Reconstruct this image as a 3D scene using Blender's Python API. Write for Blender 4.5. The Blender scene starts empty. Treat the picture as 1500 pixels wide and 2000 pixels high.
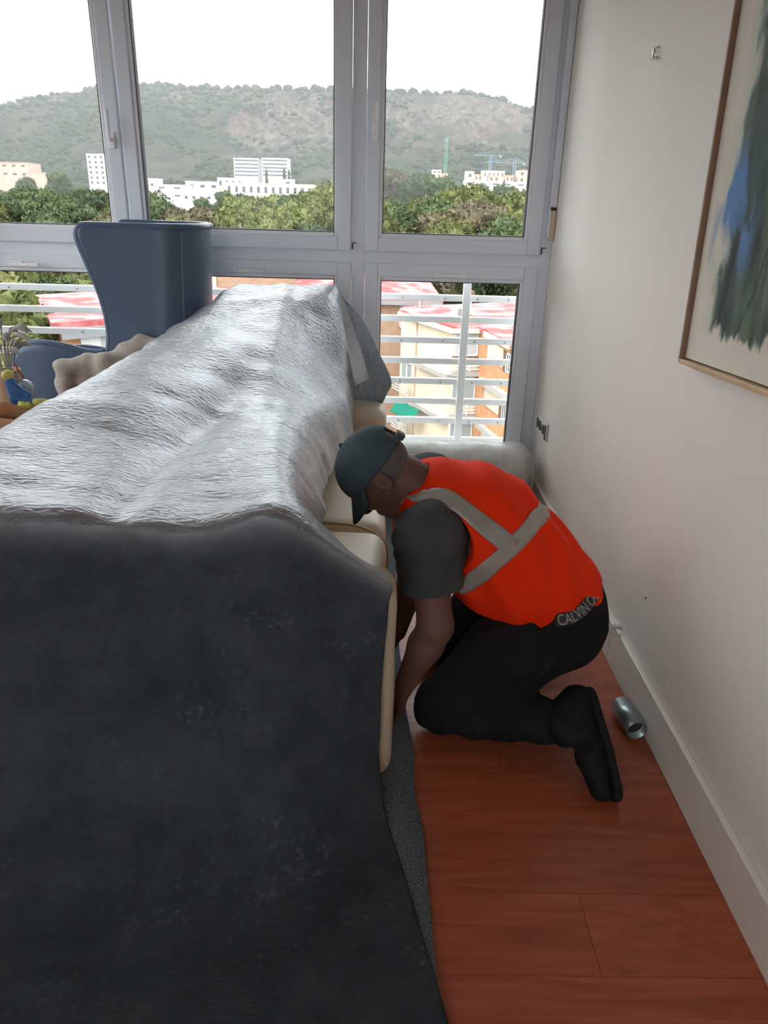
import bpy, bmesh, math, random
import numpy as np
from mathutils import Vector, Matrix
from mathutils.bvhtree import BVHTree

random.seed(7); RNG = np.random.default_rng(7)
C = bpy.context.scene.collection
SC = bpy.context.scene

# ------------------------------------------------------------------ camera, sky, sun, exposure
EYE = np.array([0.0, 0.0, 1.42]); FPX = 1450.0
CAMROT = np.array([[0.99965, 0.02208, 0.01478], [-0.00509, -0.38669, 0.9222], [0.02608, -0.92195, -0.38644]])
cam = bpy.data.cameras.new('camera'); camo = bpy.data.objects.new('camera', cam); C.objects.link(camo)
cam.sensor_fit = 'VERTICAL'; cam.sensor_height = 24.0; cam.lens = 24.0 * FPX / 2000.0
cam.clip_start = 0.05; cam.clip_end = 5000
m = Matrix.Identity(4)
for r in range(3):
    m[r][0] = CAMROT[r, 0]; m[r][1] = -CAMROT[r, 1]; m[r][2] = -CAMROT[r, 2]; m[r][3] = EYE[r]
camo.matrix_world = m
SC.camera = camo

w = bpy.data.worlds.new('overcast_sky'); SC.world = w; w.use_nodes = True
nt = w.node_tree; nt.nodes.clear()
wo = nt.nodes.new('ShaderNodeOutputWorld'); bg = nt.nodes.new('ShaderNodeBackground')
tc = nt.nodes.new('ShaderNodeTexCoord'); nz = nt.nodes.new('ShaderNodeTexNoise'); cr = nt.nodes.new('ShaderNodeValToRGB')
nz.inputs['Scale'].default_value = 2.2; nz.inputs['Detail'].default_value = 4
cr.color_ramp.elements[0].position = 0.35; cr.color_ramp.elements[0].color = (0.86, 0.92, 1.0, 1)
cr.color_ramp.elements[1].position = 0.62; cr.color_ramp.elements[1].color = (1.0, 1.0, 1.0, 1)
nt.links.new(tc.outputs['Generated'], nz.inputs['Vector']); nt.links.new(nz.outputs['Fac'], cr.inputs['Fac'])
nt.links.new(cr.outputs['Color'], bg.inputs['Color']); bg.inputs['Strength'].default_value = 1.1
nt.links.new(bg.outputs['Background'], wo.inputs['Surface'])

sun = bpy.data.lights.new('hazy_sun', 'SUN'); suno = bpy.data.objects.new('hazy_sun', sun); C.objects.link(suno)
sun.energy = .55; sun.angle = math.radians(14); sun.color = (1.0, 0.93, 0.82)
suno.rotation_euler = Vector((0.30, 0.45, -0.84)).to_track_quat('-Z', 'Y').to_euler()

SC.view_settings.view_transform = 'Standard'; SC.view_settings.look = 'None'
SC.view_settings.gamma = 1.0; SC.view_settings.use_curve_mapping = False
SC.view_settings.exposure = 2.2
try:
    SC.cycles.use_denoising = True
    SC.cycles.max_bounces = 12; SC.cycles.diffuse_bounces = 6; SC.cycles.glossy_bounces = 4
    SC.cycles.transparent_max_bounces = 24; SC.cycles.volume_bounces = 1
    SC.cycles.sample_clamp_indirect = 6.0
except Exception:
    pass

# ------------------------------------------------------------------ helpers
def at(px, py, Y):
    """a point of the place, Y metres in front of the photographer, from a measured bearing"""
    d = CAMROT @ np.array([px - 750.0, py - 1000.0, FPX]); return EYE + d * (Y / d[1])
def atz(px, py, z):
    d = CAMROT @ np.array([px - 750.0, py - 1000.0, FPX]); return EYE + d * ((z - EYE[2]) / d[2])

def tag(o, label=None, cat=None, group=None, kind=None):
    if label: o['label'] = label
    if cat: o['category'] = cat
    if group: o['group'] = group
    if kind: o['kind'] = kind
    return o
def empty(name, loc=(0, 0, 0), rz=0.0):
    o = bpy.data.objects.new(name, None); C.objects.link(o); o.location = loc; o.rotation_euler = (0, 0, rz)
    o.empty_display_size = 0.05
    return o
def thing(name, label, cat, loc=(0, 0, 0), rz=0.0, group=None):
    return tag(empty(name, loc, rz), label, cat, group)
def wmat(o):
    b = Matrix.Translation(o.location) @ o.rotation_euler.to_matrix().to_4x4()
    return b if o.parent is None else wmat(o.parent) @ o.matrix_parent_inverse @ b
def keep(o):
    o.matrix_parent_inverse = wmat(o.parent).inverted(); return o
def link(name, me, mat, parent=None, smooth=False, world=False):
    o = bpy.data.objects.new(name, me); C.objects.link(o)
    if mat is not None and len(me.materials) == 0: me.materials.append(mat)
    if smooth: me.polygons.foreach_set('use_smooth', [True] * len(me.polygons))
    if parent is not None:
        o.parent = parent
        if world:
            keep(o)
    return o

class MB:
    """collects boxes, tubes and polygons into one mesh"""
    def __init__(s): s.v = []; s.f = []
    def poly(s, vs, fs):
        b = len(s.v); s.v.extend([tuple(map(float, p)) for p in vs]); s.f.extend([tuple(b + i for i in q) for q in fs]); return s
    def box(s, lo, hi, bev=0.0, T=None):
        x0, y0, z0 = [min(a, b) for a, b in zip(lo, hi)]; x1, y1, z1 = [max(a, b) for a, b in zip(lo, hi)]
        if bev <= 0:
            vs = [(x0, y0, z0), (x1, y0, z0), (x1, y1, z0), (x0, y1, z0), (x0, y0, z1), (x1, y0, z1), (x1, y1, z1), (x0, y1, z1)]
            fs = [(0, 3, 2, 1), (4, 5, 6, 7), (0, 1, 5, 4), (1, 2, 6, 5), (2, 3, 7, 6), (3, 0, 4, 7)]
        else:
            bm = bmesh.new(); bmesh.ops.create_cube(bm, size=1.0)
            for v in bm.verts:
                v.co = Vector(((v.co.x + .5) * (x1 - x0) + x0, (v.co.y + .5) * (y1 - y0) + y0, (v.co.z + .5) * (z1 - z0) + z0))
            bmesh.ops.bevel(bm, geom=bm.edges[:], offset=min(bev, .49 * min(x1 - x0, y1 - y0, z1 - z0)), segments=3 if bev > .012 else 2, affect='EDGES', profile=.5)
            bm.verts.index_update(); vs = [tuple(v.co) for v in bm.verts]; fs = [tuple(v.index for v in f.verts) for f in bm.faces]; bm.free()
        if T is not None: vs = [tuple(T @ Vector(p)) for p in vs]
        return s.poly(vs, fs)
    def tube(s, pts, rad, n=10, cap=True):
        pts = [np.array(p, float) for p in pts]; k = len(pts)
        rs = [rad] * k if np.isscalar(rad) else list(rad)
        up = None; vs = []; fs = []
        for i in range(k):
            t = pts[min(i + 1, k - 1)] - pts[max(i - 1, 0)]; t /= np.linalg.norm(t) + 1e-12
            if up is None:
                up = np.array([0, 0, 1.]) if abs(t[2]) < .9 else np.array([1., 0, 0])
            a = np.cross(t, up); a /= np.linalg.norm(a) + 1e-12; b = np.cross(a, t); up = b
            for j in range(n):
                th = 2 * math.pi * j / n; vs.append(pts[i] + rs[i] * (math.cos(th) * a + math.sin(th) * b))
        for i in range(k - 1):
            for j in range(n):
                fs.append((i * n + j, i * n + (j + 1) % n, (i + 1) * n + (j + 1) % n, (i + 1) * n + j))
        if cap:
            fs.append(tuple(range(n))[::-1]); fs.append(tuple((k - 1) * n + j for j in range(n)))
        return s.poly(vs, fs)
    def prism(s, poly, z0, z1):
        n = len(poly); vs = [(p[0], p[1], z0) for p in poly] + [(p[0], p[1], z1) for p in poly]
        fs = [tuple(range(n))[::-1], tuple(range(n, 2 * n))] + [(i, (i + 1) % n, n + (i + 1) % n, n + i) for i in range(n)]
        return s.poly(vs, fs)
    def lathe(s, prof, n=20, T=None):
        vs = []; fs = []; k = len(prof)
        for (r, z) in prof:
            for j in range(n):
                th = 2 * math.pi * j / n; vs.append((r * math.cos(th), r * math.sin(th), z))
        for i in range(k - 1):
            for j in range(n): fs.append((i * n + j, i * n + (j + 1) % n, (i + 1) * n + (j + 1) % n, (i + 1) * n + j))
        if T is not None: vs = [tuple(T @ Vector(p)) for p in vs]
        return s.poly(vs, fs)
    def ico(s, c, r, sub=1):
        bm = bmesh.new(); bmesh.ops.create_icosphere(bm, subdivisions=sub, radius=1.0)
        rr = (r, r, r) if np.isscalar(r) else r
        vs = [(v.co.x * rr[0] + c[0], v.co.y * rr[1] + c[1], v.co.z * rr[2] + c[2]) for v in bm.verts]
        fs = [tuple(v.index for v in f.verts) for f in bm.faces]; bm.free(); return s.poly(vs, fs)
    def mesh(s, name):
        me = bpy.data.meshes.new(name); me.from_pydata(s.v, [], s.f); me.update(); return me
    def build(s, name, mat, parent=None, smooth=False, world=False):
        me = s.mesh(name)
        bm = bmesh.new(); bm.from_mesh(me); bmesh.ops.recalc_face_normals(bm, faces=bm.faces[:]); bm.to_mesh(me); bm.free()
        return link(name, me, mat, parent, smooth, world)

def np_mesh(name, v, f):
    me = bpy.data.meshes.new(name); v = np.asarray(v, np.float32); f = np.asarray(f, np.int32)
    k = f.shape[1]
    me.vertices.add(len(v)); me.vertices.foreach_set('co', v.ravel())
    me.loops.add(f.size); me.loops.foreach_set('vertex_index', f.ravel())
    me.polygons.add(len(f)); me.polygons.foreach_set('loop_start', np.arange(0, f.size, k, dtype=np.int32))
    me.polygons.foreach_set('loop_total', np.full(len(f), k, np.int32)); me.update(calc_edges=True); me.validate(); return me

# numpy value noise (3D)
def _hash(i, j, k, s):
    h = (i * 374761393 + j * 668265263 + k * 2147483647 + s * 1274126177) & 0xffffffff
    h = ((h ^ (h >> 13)) * 1274126177) & 0xffffffff
    return ((h ^ (h >> 16)) & 0xffff) / 65535.0
def vnoise(p, scale=1.0, seed=0, octaves=1):
    p = np.asarray(p, float); out = 0.0; amp = 1.0; tot = 0.0
    for o in range(octaves):
        q = p * scale * (2 ** o); i = np.floor(q).astype(np.int64); f = q - i; f = f * f * (3 - 2 * f); r = 0.0
        for dx in (0, 1):
            for dy in (0, 1):
                for dz in (0, 1):
                    wt = (f[..., 0] if dx else 1 - f[..., 0]) * (f[..., 1] if dy else 1 - f[..., 1]) * (f[..., 2] if dz else 1 - f[..., 2])
                    r = r + wt * _hash(i[..., 0] + dx, i[..., 1] + dy, i[..., 2] + dz, seed + o)
        out = out + amp * (r - .5) * 2; tot += amp; amp *= .5
    return out / tot

# signed-distance bodies -> one continuous surface
class Field:
    def __init__(s, lo, hi, h):
        s.lo = np.array(lo, float); s.h = h; s.n = np.ceil((np.array(hi) - s.lo) / h).astype(int) + 1
        s.F = np.full(s.n, 1.0, np.float32)
    def win(s, lo, hi):
        a = np.clip(np.floor((np.array(lo) - s.lo) / s.h).astype(int), 0, s.n - 1); b = np.clip(np.ceil((np.array(hi) - s.lo) / s.h).astype(int) + 1, 1, s.n)
        sl = tuple(slice(a[i], b[i]) for i in range(3))
        g = np.meshgrid(*[s.lo[i] + s.h * np.arange(a[i], b[i]) for i in range(3)], indexing='ij')
        return sl, np.stack(g, -1)
    @staticmethod
    def smin(a, b, k):
        if k <= 0: return np.minimum(a, b)
        h = np.clip(.5 + .5 * (b - a) / k, 0, 1); return b * (1 - h) + a * h - k * h * (1 - h)
    def add(s, lo, hi, fn, k=0.02):
        sl, P = s.win(np.array(lo) - k - 3 * s.h, np.array(hi) + k + 3 * s.h)
        if P.size: s.F[sl] = Field.smin(s.F[sl], fn(P), k)
    def cone(s, a, b, ra, rb=None, k=0.02, sq=(1, 1, 1)):
        rb = ra if rb is None else rb; a = np.array(a, float); b = np.array(b, float); R = max(ra, rb); q = np.array(sq)
        def fn(P):
            ap = (P - a) / q; ab = (b - a) / q; t = np.clip((ap @ ab) / (ab @ ab + 1e-12), 0, 1)
            return (np.linalg.norm(ap - t[..., None] * ab, axis=-1) - (ra + (rb - ra) * t)) * min(q)
        s.add(np.minimum(a, b) - R * q, np.maximum(a, b) + R * q, fn, k)
    def ell(s, c, r, R=None, k=0.02, sub=False):
        c = np.array(c, float); r = np.array(r, float); R = np.eye(3) if R is None else np.array(R); m = r.max()
        def fn(P):
            q = (P - c) @ R; d = np.linalg.norm(q / r, axis=-1); g = np.linalg.norm(q / r ** 2, axis=-1) + 1e-9
            return np.where(d > .05, d * (d - 1) / g, -r.min())
        if sub: s.cut(c - m, c + m, lambda P: -fn(P), k)
        else: s.add(c - m, c + m, fn, k)
    def cut(s, lo, hi, fn, k=0.01):
        sl, P = s.win(np.array(lo) - k - 3 * s.h, np.array(hi) + k + 3 * s.h)
        if P.size: s.F[sl] = -Field.smin(-s.F[sl], -fn(P), k)
    def all(s):
        return s.win(s.lo, s.lo + s.h * s.n)[1]
    def mesh(s, name, relax=1):
        F = s.F; S = F < 0; n = np.array(F.shape)
        c = np.zeros(n - 1, np.int32); acc = np.zeros(tuple(n - 1) + (3,), np.float32); cnt = np.zeros(n - 1, np.float32)
        offs = [(i, j, k) for i in (0, 1) for j in (0, 1) for k in (0, 1)]
        view = lambda A, o: A[o[0]:n[0] - 1 + o[0], o[1]:n[1] - 1 + o[1], o[2]:n[2] - 1 + o[2]]
        for o in offs: c += view(S, o)
        mix = (c > 0) & (c < 8); idx = np.argwhere(mix)
        acc = np.zeros((len(idx), 3)); cnt = np.zeros(len(idx))
        get = lambda o: F[idx[:, 0] + o[0], idx[:, 1] + o[1], idx[:, 2] + o[2]]
        for a in offs:
            for ax in range(3):
                if a[ax]: continue
                b = list(a); b[ax] = 1; fa = get(a); fb = get(b); x = (fa < 0) != (fb < 0)
                t = np.where(x, fa / np.where(fa == fb, 1, fa - fb), 0); p = np.tile(np.array(a, float), (len(idx), 1)); p[:, ax] = t
                acc[x] += p[x]; cnt[x] += 1
        V = s.lo + s.h * (idx + acc / np.maximum(cnt, 1)[:, None])
        ids = np.full(tuple(n - 1), -1, np.int64); ids[tuple(idx.T)] = np.arange(len(idx))
        Q = []
        for ax in range(3):
            A = np.take(S, range(0, n[ax] - 1), ax); B = np.take(S, range(1, n[ax]), ax)
            e = np.argwhere(A != B); u, v_ = [(1, 2), (2, 0), (0, 1)][ax]
            e = e[(e[:, u] > 0) & (e[:, v_] > 0) & (e[:, u] < n[u] - 1) & (e[:, v_] < n[v_] - 1)]
            if not len(e): continue
            fl = A[tuple(e.T)]
            q = []
            for du, dv in ((1, 1), (0, 1), (0, 0), (1, 0)):
                g = e.copy(); g[:, u] -= du; g[:, v_] -= dv; q.append(ids[tuple(g.T)])
            q = np.stack(q, 1); q[~fl] = q[~fl][:, ::-1]; Q.append(q)
        Q = np.concatenate(Q); Q = Q[(Q >= 0).all(1)]
        for _ in range(relax):
            sm = np.zeros_like(V); ct = np.zeros(len(V))
            for a, b in ((0, 1), (1, 2), (2, 3), (3, 0)):
                np.add.at(sm, Q[:, a], V[Q[:, b]]); np.add.at(ct, Q[:, a], 1)
                np.add.at(sm, Q[:, b], V[Q[:, a]]); np.add.at(ct, Q[:, b], 1)
            V = .5 * V + .5 * sm / np.maximum(ct, 1)[:, None]
        return np_mesh(name, V, Q)

def bvh_of(me):
    return BVHTree.FromPolygons([v.co[:] for v in me.vertices], [tuple(p.vertices) for p in me.polygons])
def catmull(pts, n):
    P = np.array(pts, float); K = len(P); out = []
    for i in range(K - 1):
        p0 = P[max(i - 1, 0)]; p1 = P[i]; p2 = P[i + 1]; p3 = P[min(i + 2, K - 1)]
        for t in np.linspace(0, 1, n, endpoint=False):
            out.append(.5 * (2 * p1 + (p2 - p0) * t + (2 * p0 - 5 * p1 + 4 * p2 - p3) * t * t + (3 * p1 - p0 - 3 * p2 + p3) * t ** 3))
    out.append(P[-1]); return np.array(out)

# ------------------------------------------------------------------ materials
def mat(name, col, rough=.6, spec=.5, metal=0.0, var=None, vscale=5.0, vdetail=3.0, bump=0.0, bscale=80.0, bstretch=None, coat=0.0, sheen=0.0, stops=(.35, .65), rand=0.0, extra=None):
    M_ = bpy.data.materials.new(name); M_.use_nodes = True; t = M_.node_tree; b = t.nodes['Principled BSDF']
    b.inputs['Roughness'].default_value = rough; b.inputs['Specular IOR Level'].default_value = spec; b.inputs['Metallic'].default_value = metal
    b.inputs['Coat Weight'].default_value = coat; b.inputs['Sheen Weight'].default_value = sheen
    b.inputs['Base Color'].default_value = (*col, 1)
    tc = t.nodes.new('ShaderNodeTexCoord'); src = tc.outputs['Object']
    if var is not None:
        n = t.nodes.new('ShaderNodeTexNoise'); n.inputs['Scale'].default_value = vscale; n.inputs['Detail'].default_value = vdetail
        r = t.nodes.new('ShaderNodeValToRGB'); r.color_ramp.elements[0].position = stops[0]; r.color_ramp.elements[1].position = stops[1]
        r.color_ramp.elements[0].color = (*col, 1); r.color_ramp.elements[1].color = (*var, 1)
        t.links.new(src, n.inputs['Vector']); t.links.new(n.outputs['Fac'], r.inputs['Fac']); out = r.outputs['Color']
        if rand:
            oi = t.nodes.new('ShaderNodeObjectInfo'); hs = t.nodes.new('ShaderNodeHueSaturation'); mr = t.nodes.new('ShaderNodeMapRange')
            mr.inputs['To Min'].default_value = 1 - rand; mr.inputs['To Max'].default_value = 1 + rand
            t.links.new(oi.outputs['Random'], mr.inputs['Value']); t.links.new(mr.outputs['Result'], hs.inputs['Value']); t.links.new(out, hs.inputs['Color']); out = hs.outputs['Color']
        t.links.new(out, b.inputs['Base Color'])
    if bump:
        n = t.nodes.new('ShaderNodeTexNoise'); n.inputs['Scale'].default_value = bscale; n.inputs['Detail'].default_value = 3
        bp = t.nodes.new('ShaderNodeBump'); bp.inputs['Strength'].default_value = min(1, bump); bp.inputs['Distance'].default_value = .004 if bump <= 1 else .004 * bump
        if bstretch:
            mp = t.nodes.new('ShaderNodeMapping'); mp.inputs['Scale'].default_value = bstretch; t.links.new(src, mp.inputs['Vector']); t.links.new(mp.outputs['Vector'], n.inputs['Vector'])
        else: t.links.new(src, n.inputs['Vector'])
        t.links.new(n.outputs['Fac'], bp.inputs['Height']); t.links.new(bp.outputs['Normal'], b.inputs['Normal'])
    if extra: extra(t, b, tc)
    return M_

def film_mat(name, milk=.45, rough=.3):
    M_ = bpy.data.materials.new(name); M_.use_nodes = True; t = M_.node_tree; b = t.nodes['Principled BSDF']; o = t.nodes['Material Output']
    b.inputs['Base Color'].default_value = (.80, .83, .83, 1); b.inputs['Roughness'].default_value = rough; b.inputs['Specular IOR Level'].default_value = .8
    tr = t.nodes.new('ShaderNodeBsdfTransparent'); mx = t.nodes.new('ShaderNodeMixShader'); nz = t.nodes.new('ShaderNodeTexNoise'); nz.inputs['Scale'].default_value = 9; nz.inputs['Detail'].default_value = 5
    mr = t.nodes.new('ShaderNodeMapRange'); mr.inputs['From Min'].default_value = .3; mr.inputs['From Max'].default_value = .7; mr.inputs['To Min'].default_value = milk * .5; mr.inputs['To Max'].default_value = min(1, milk * 1.5)
    tc = t.nodes.new('ShaderNodeTexCoord'); t.links.new(tc.outputs['Object'], nz.inputs['Vector']); t.links.new(nz.outputs['Fac'], mr.inputs['Value']); t.links.new(mr.outputs['Result'], mx.inputs['Fac'])
    t.links.new(tr.outputs['BSDF'], mx.inputs[1]); t.links.new(b.outputs['BSDF'], mx.inputs[2]); t.links.new(mx.outputs['Shader'], o.inputs['Surface']); return M_
def glass_mat(name, tint=(1, 1, 1), ior=1.45, rough=0.0):
    M_ = bpy.data.materials.new(name); M_.use_nodes = True; t = M_.node_tree; t.nodes.clear()
    o = t.nodes.new('ShaderNodeOutputMaterial'); mx = t.nodes.new('ShaderNodeMixShader'); tr = t.nodes.new('ShaderNodeBsdfTransparent'); gl = t.nodes.new('ShaderNodeBsdfGlossy'); fr = t.nodes.new('ShaderNodeFresnel')
    tr.inputs['Color'].default_value = (*tint, 1); gl.inputs['Roughness'].default_value = rough; fr.inputs['IOR'].default_value = ior
    t.links.new(fr.outputs['Fac'], mx.inputs['Fac']); t.links.new(tr.outputs['BSDF'], mx.inputs[1]); t.links.new(gl.outputs['BSDF'], mx.inputs[2]); t.links.new(mx.outputs['Shader'], o.inputs['Surface'])
    return M_

M = {}
M['wall'] = mat('wall_paint', (.765, .725, .675), rough=.75, spec=.3, var=(.795, .76, .71), vscale=1.2, bump=.06, bscale=180)
M['ceiling'] = mat('ceiling_paint', (.86, .86, .84), rough=.85, bump=.05, bscale=120)
M['upvc'] = mat('window_upvc', (.75, .79, .86), rough=.35, spec=.4, bump=.02, bscale=60)
M['bead'] = mat('window_bead', (.80, .83, .88), rough=.3, spec=.5, bump=.02, bscale=60)
M['gasket'] = mat('rubber_gasket', (.03, .03, .035), rough=.7, bump=.05)
M['alu'] = mat('handle_white', (.86, .86, .87), rough=.3, spec=.5, bump=.02)
M['glass'] = glass_mat('window_glass', (.97, .985, .98), 1.16)
M['baseboard'] = mat('baseboard_lacquer', (.76, .725, .66), rough=.4, spec=.45, var=(.79, .76, .70), vscale=3, bump=.04, bscale=90)
M['beige'] = mat('beige_plastic', (.62, .50, .38), rough=.6, bump=.04)
def wood_extra(t, b, tc):
    oi = t.nodes.new('ShaderNodeObjectInfo'); mp = t.nodes.new('ShaderNodeMapping'); mp.inputs['Scale'].default_value = (1.2, 16, 8)
    ad = t.nodes.new('ShaderNodeVectorMath'); ad.operation = 'ADD'; sc = t.nodes.new('ShaderNodeVectorMath'); sc.operation = 'SCALE'; sc.inputs['Scale'].default_value = 11
    cb = t.nodes.new('ShaderNodeCombineXYZ'); t.links.new(oi.outputs['Random'], cb.inputs['X']); t.links.new(oi.outputs['Random'], cb.inputs['Y'])
    t.links.new(cb.outputs['Vector'], sc.inputs[0]); t.links.new(tc.outputs['Object'], ad.inputs[0]); t.links.new(sc.outputs['Vector'], ad.inputs[1]); t.links.new(ad.outputs['Vector'], mp.inputs['Vector'])
    n = t.nodes.new('ShaderNodeTexNoise'); n.inputs['Scale'].default_value = 2.5; n.inputs['Detail'].default_value = 6; n.inputs['Distortion'].default_value = .6
    t.links.new(mp.outputs['Vector'], n.inputs['Vector'])
    r = t.nodes.new('ShaderNodeValToRGB'); e = r.color_ramp.elements; e[0].position = .28; e[1].position = .74
    e[0].color = (.30, .064, .028, 1); e[1].color = (.46, .118, .054, 1)
    t.links.new(n.outputs['Fac'], r.inputs['Fac'])
    hs = t.nodes.new('ShaderNodeHueSaturation'); mr = t.nodes.new('ShaderNodeMapRange'); mr.inputs['To Min'].default_value = .88; mr.inputs['To Max'].default_value = 1.1
    t.links.new(oi.outputs['Random'], mr.inputs['Value']); t.links.new(mr.outputs['Result'], hs.inputs['Value']); t.links.new(r.outputs['Color'], hs.inputs['Color']); t.links.new(hs.outputs['Color'], b.inputs['Base Color'])
M['plank'] = mat('cherry_laminate', (.3, .1, .05), rough=.34, spec=.45, extra=wood_extra)
M['subfloor'] = mat('subfloor', (.10, .04, .025), rough=.9, bump=.05)

# ------------------------------------------------------------------ room shell
XL, XR, YB, YW, ZC = -2.26, 0.82, -1.5, 3.72, 2.6
def struct(name, mb, m, parent=None, smooth=False):
    o = mb.build(name, m, parent, smooth)
    if parent is None: o['kind'] = 'structure'
    return o
fl = struct('floor', MB().box((XL - .1, YB - .1, -.2), (XR + .1, YW + .12, -.012)), M['subfloor'])
PL, PW = 1.2, .193
pm = MB().box((0, 0, -.012), (PL - .0007, PW - .0007, 0), bev=.0008).mesh('plank'); pm.materials.append(M['plank'])
row = 0; y = YB
while y < YW - .01:
    x = XL + .02 - (row * .437) % PL
    while x < XR:
        o = bpy.data.objects.new('plank', pm); C.objects.link(o); o.parent = fl
        x0 = max(x, XL); x1 = min(x + PL, XR); sx = (x1 - x0) / PL; sy = min(PW, YW - y) / PW
        if sx > .02:
            o.location = (x0, y, 0); o.scale = (sx, sy, 1)
        else: bpy.data.objects.remove(o)
        x += PL
    y += PW; row += 1
struct('wall_right', MB().box((XR, YB - .1, -.2), (XR + .25, YW + .25, ZC + .2)), M['wall'])
struct('wall_left', MB().box((XL - .2, YB - .1, -.2), (XL, YW + .25, .22)).box((XL - .2, YB - .1, 2.44), (XL, YW + .25, ZC + .2)).box((XL - .2, YB - .1, .22), (XL, 2.15, 2.44)).box((XL - .2, 3.4, .22), (XL, YW + .25, 2.44)), M['wall'])
struct('wall_back', MB().box((XL, YB - .2, -.2), (XR, YB, .45)).box((XL, YB - .2, 2.15), (XR, YB, ZC + .2)).box((XL, YB - .2, .45), (-1.75, YB, 2.15)).box((-.15, YB - .2, .45), (XR, YB, 2.15)), M['wall'])
struct('ceiling', MB().box((XL, YB, ZC), (XR, YW + .25, ZC + .2)), M['ceiling'])
struct('wall_window', MB().box((XL, YW + .01, -.2), (XR, YW + .25, .10)).box((XL, YW + .01, 2.46), (XR, YW + .25, ZC)), M['wall'])
# baseboard along the right wall: board, rounded cap, a joint and the small clip on it
bb = struct('baseboard_right', MB().box((XR - .016, YB, 0), (XR, 2.13, .138), bev=.003).box((XR - .016, 2.134, 0), (XR, YW, .138), bev=.003), M['baseboard'])
MB().box((XR - .019, YB, .137), (XR, 2.13, .150), bev=.004).box((XR - .019, 2.134, .137), (XR, YW, .150), bev=.004).build('cap_strip', M['baseboard'], bb)

# fixed window frame
ZT, ZB = 2.46, .10
mull = [(XL, -2.2), (-1.168, -1.162), (-.13, -.068), (.765, XR)]
fm = MB()
for a, b in mull:
    if b - a > .02: fm.box((a, YW + .012, ZB), (b, YW + .075, ZT), bev=.004)
fm.box((XL, YW + .013, 1.142), (XR, YW + .074, 1.203), bev=.004)
fm.box((XL, YW + .013, ZB), (XR, YW + .074, ZB + .025), bev=.004).box((XL, YW + .013, ZT - .03), (XR, YW + .074, ZT), bev=.004)
struct('trim_1', fm, M['upvc'])
# roller guide in the corner by the wall
tg = struct('trim_2', MB().box((.788, YW - .02, 1.28), (.818, YW + .012, ZT), bev=.004), M['upvc'])
MB().box((.79, YW - .03, 1.40), (.812, YW - .018, 1.412)).build('clip', M['gasket'], tg)
MB().box((.792, YW - .024, 1.27), (.817, YW - .004, 1.40), bev=.003).build('guide_end', M['beige'], tg)

def frame_ring(mb, x0, x1, z0, z1, wd, y0, y1, bev):
    mb.box((x0, y0, z0), (x0 + wd, y1, z1), bev).box((x1 - wd, y0, z0), (x1, y1, z1), bev)
    mb.box((x0 + wd, y0, z0), (x1 - wd, y1, z0 + wd), bev).box((x0 + wd, y0, z1 - wd), (x1 - wd, y1, z1), bev)
def sash(n, x0, x1, z0, z1, handle=None, hinge=None):
    e = empty('window_%d' % n, (x0, YW, z0)); e['kind'] = 'structure'
    f = MB(); frame_ring(f, x0, x1, z0, z1, .062, YW - .004, YW + .06, .005)
    f.build('sash_frame', M['upvc'], e, world=True)
    f = MB(); frame_ring(f, x0 + .06, x1 - .06, z0 + .06, z1 - .06, .02, YW + .004, YW + .055, .006)
    f.build('glazing_bead', M['bead'], e, world=True)
    f = MB(); frame_ring(f, x0 + .079, x1 - .079, z0 + .079, z1 - .079, .004, YW + .008, YW + .05, 0)
    f.build('gasket', M['gasket'], e, world=True)
    MB().box((x0 + .076, YW + .026, z0 + .076), (x1 - .076, YW + .032, z1 - .076)).build('pane', M['glass'], e, world=True)
    if handle:
        k, hx, hz = handle; h = empty('handle', (0, 0, 0)); bpy.data.objects.remove(h)
        if k == 'v':
            h = MB().box((hx - .014, YW - .013, hz - .035), (hx + .014, YW - .004, hz + .035), bev=.004).box((hx - .008, YW - .045, hz - .008), (hx + .008, YW - .01, hz + .008), bev=.003).box((hx - .009, YW - .052, hz - .01), (hx + .009, YW - .038, hz + .12), bev=.005)
        else:
            h = MB().box((hx - .035, YW - .013, hz - .014), (hx + .035, YW - .004, hz + .014), bev=.004).box((hx - .008, YW - .045, hz - .008), (hx + .008, YW - .01, hz + .008), bev=.003).box((hx - .01, YW - .052, hz - .009), (hx + .125, YW - .038, hz + .009), bev=.005)
        h.build('handle', M['alu'], e, world=True)
    if hinge:
        hx, hz, s = hinge
        MB().box((hx, YW - .008, hz), (hx + s * .006, YW - .003, hz + .03)).box((hx, YW - .008, hz + .026), (hx + s * .022, YW - .003, hz + .03)).build('hinge_cover', M['gasket'], e, world=True)
sash(1, -2.198, -1.169, 1.199, ZT - .028, ('v', -1.205, 1.64))
sash(2, -1.161, -.132, 1.199, ZT - .028, None, (-.128, 1.205, 1))
sash(3, -.066, .763, 1.199, ZT - .028, ('v', -.028, 1.70), (.767, 1.205, 1))
sash(4, -2.198, -1.169, ZB + .022, 1.146, ('h', -1.72, 1.10))
sash(5, -1.161, -.132, ZB + .022, 1.146, ('h', -.66, 1.10))
sash(6, -.066, .763, ZB + .022, 1.146, ('h', .30, 1.10))
# an added tall window in the left wall, unseen, put in for fill light
for k in range(1):
    y0 = 2.15; y1 = y0 + 1.25
    e = empty('window_%d' % (7 + k), (XL, y0, .22)); e['kind'] = 'structure'
    f = MB()
    for lo_, hi_ in (((-.12, 0, 0), (-.06, .07, 2.22)), ((-.12, 1.18, 0), (-.06, 1.25, 2.22)), ((-.12, .07, 0), (-.06, 1.18, .07)), ((-.12, .07, 2.15), (-.06, 1.18, 2.22))): f.box(lo_, hi_, bev=.004)
    f.build('sash_frame', M['upvc'], e)
    MB().box((-.092, .065, .065), (-.086, 1.185, 2.155)).build('pane', M['glass'], e)

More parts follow.
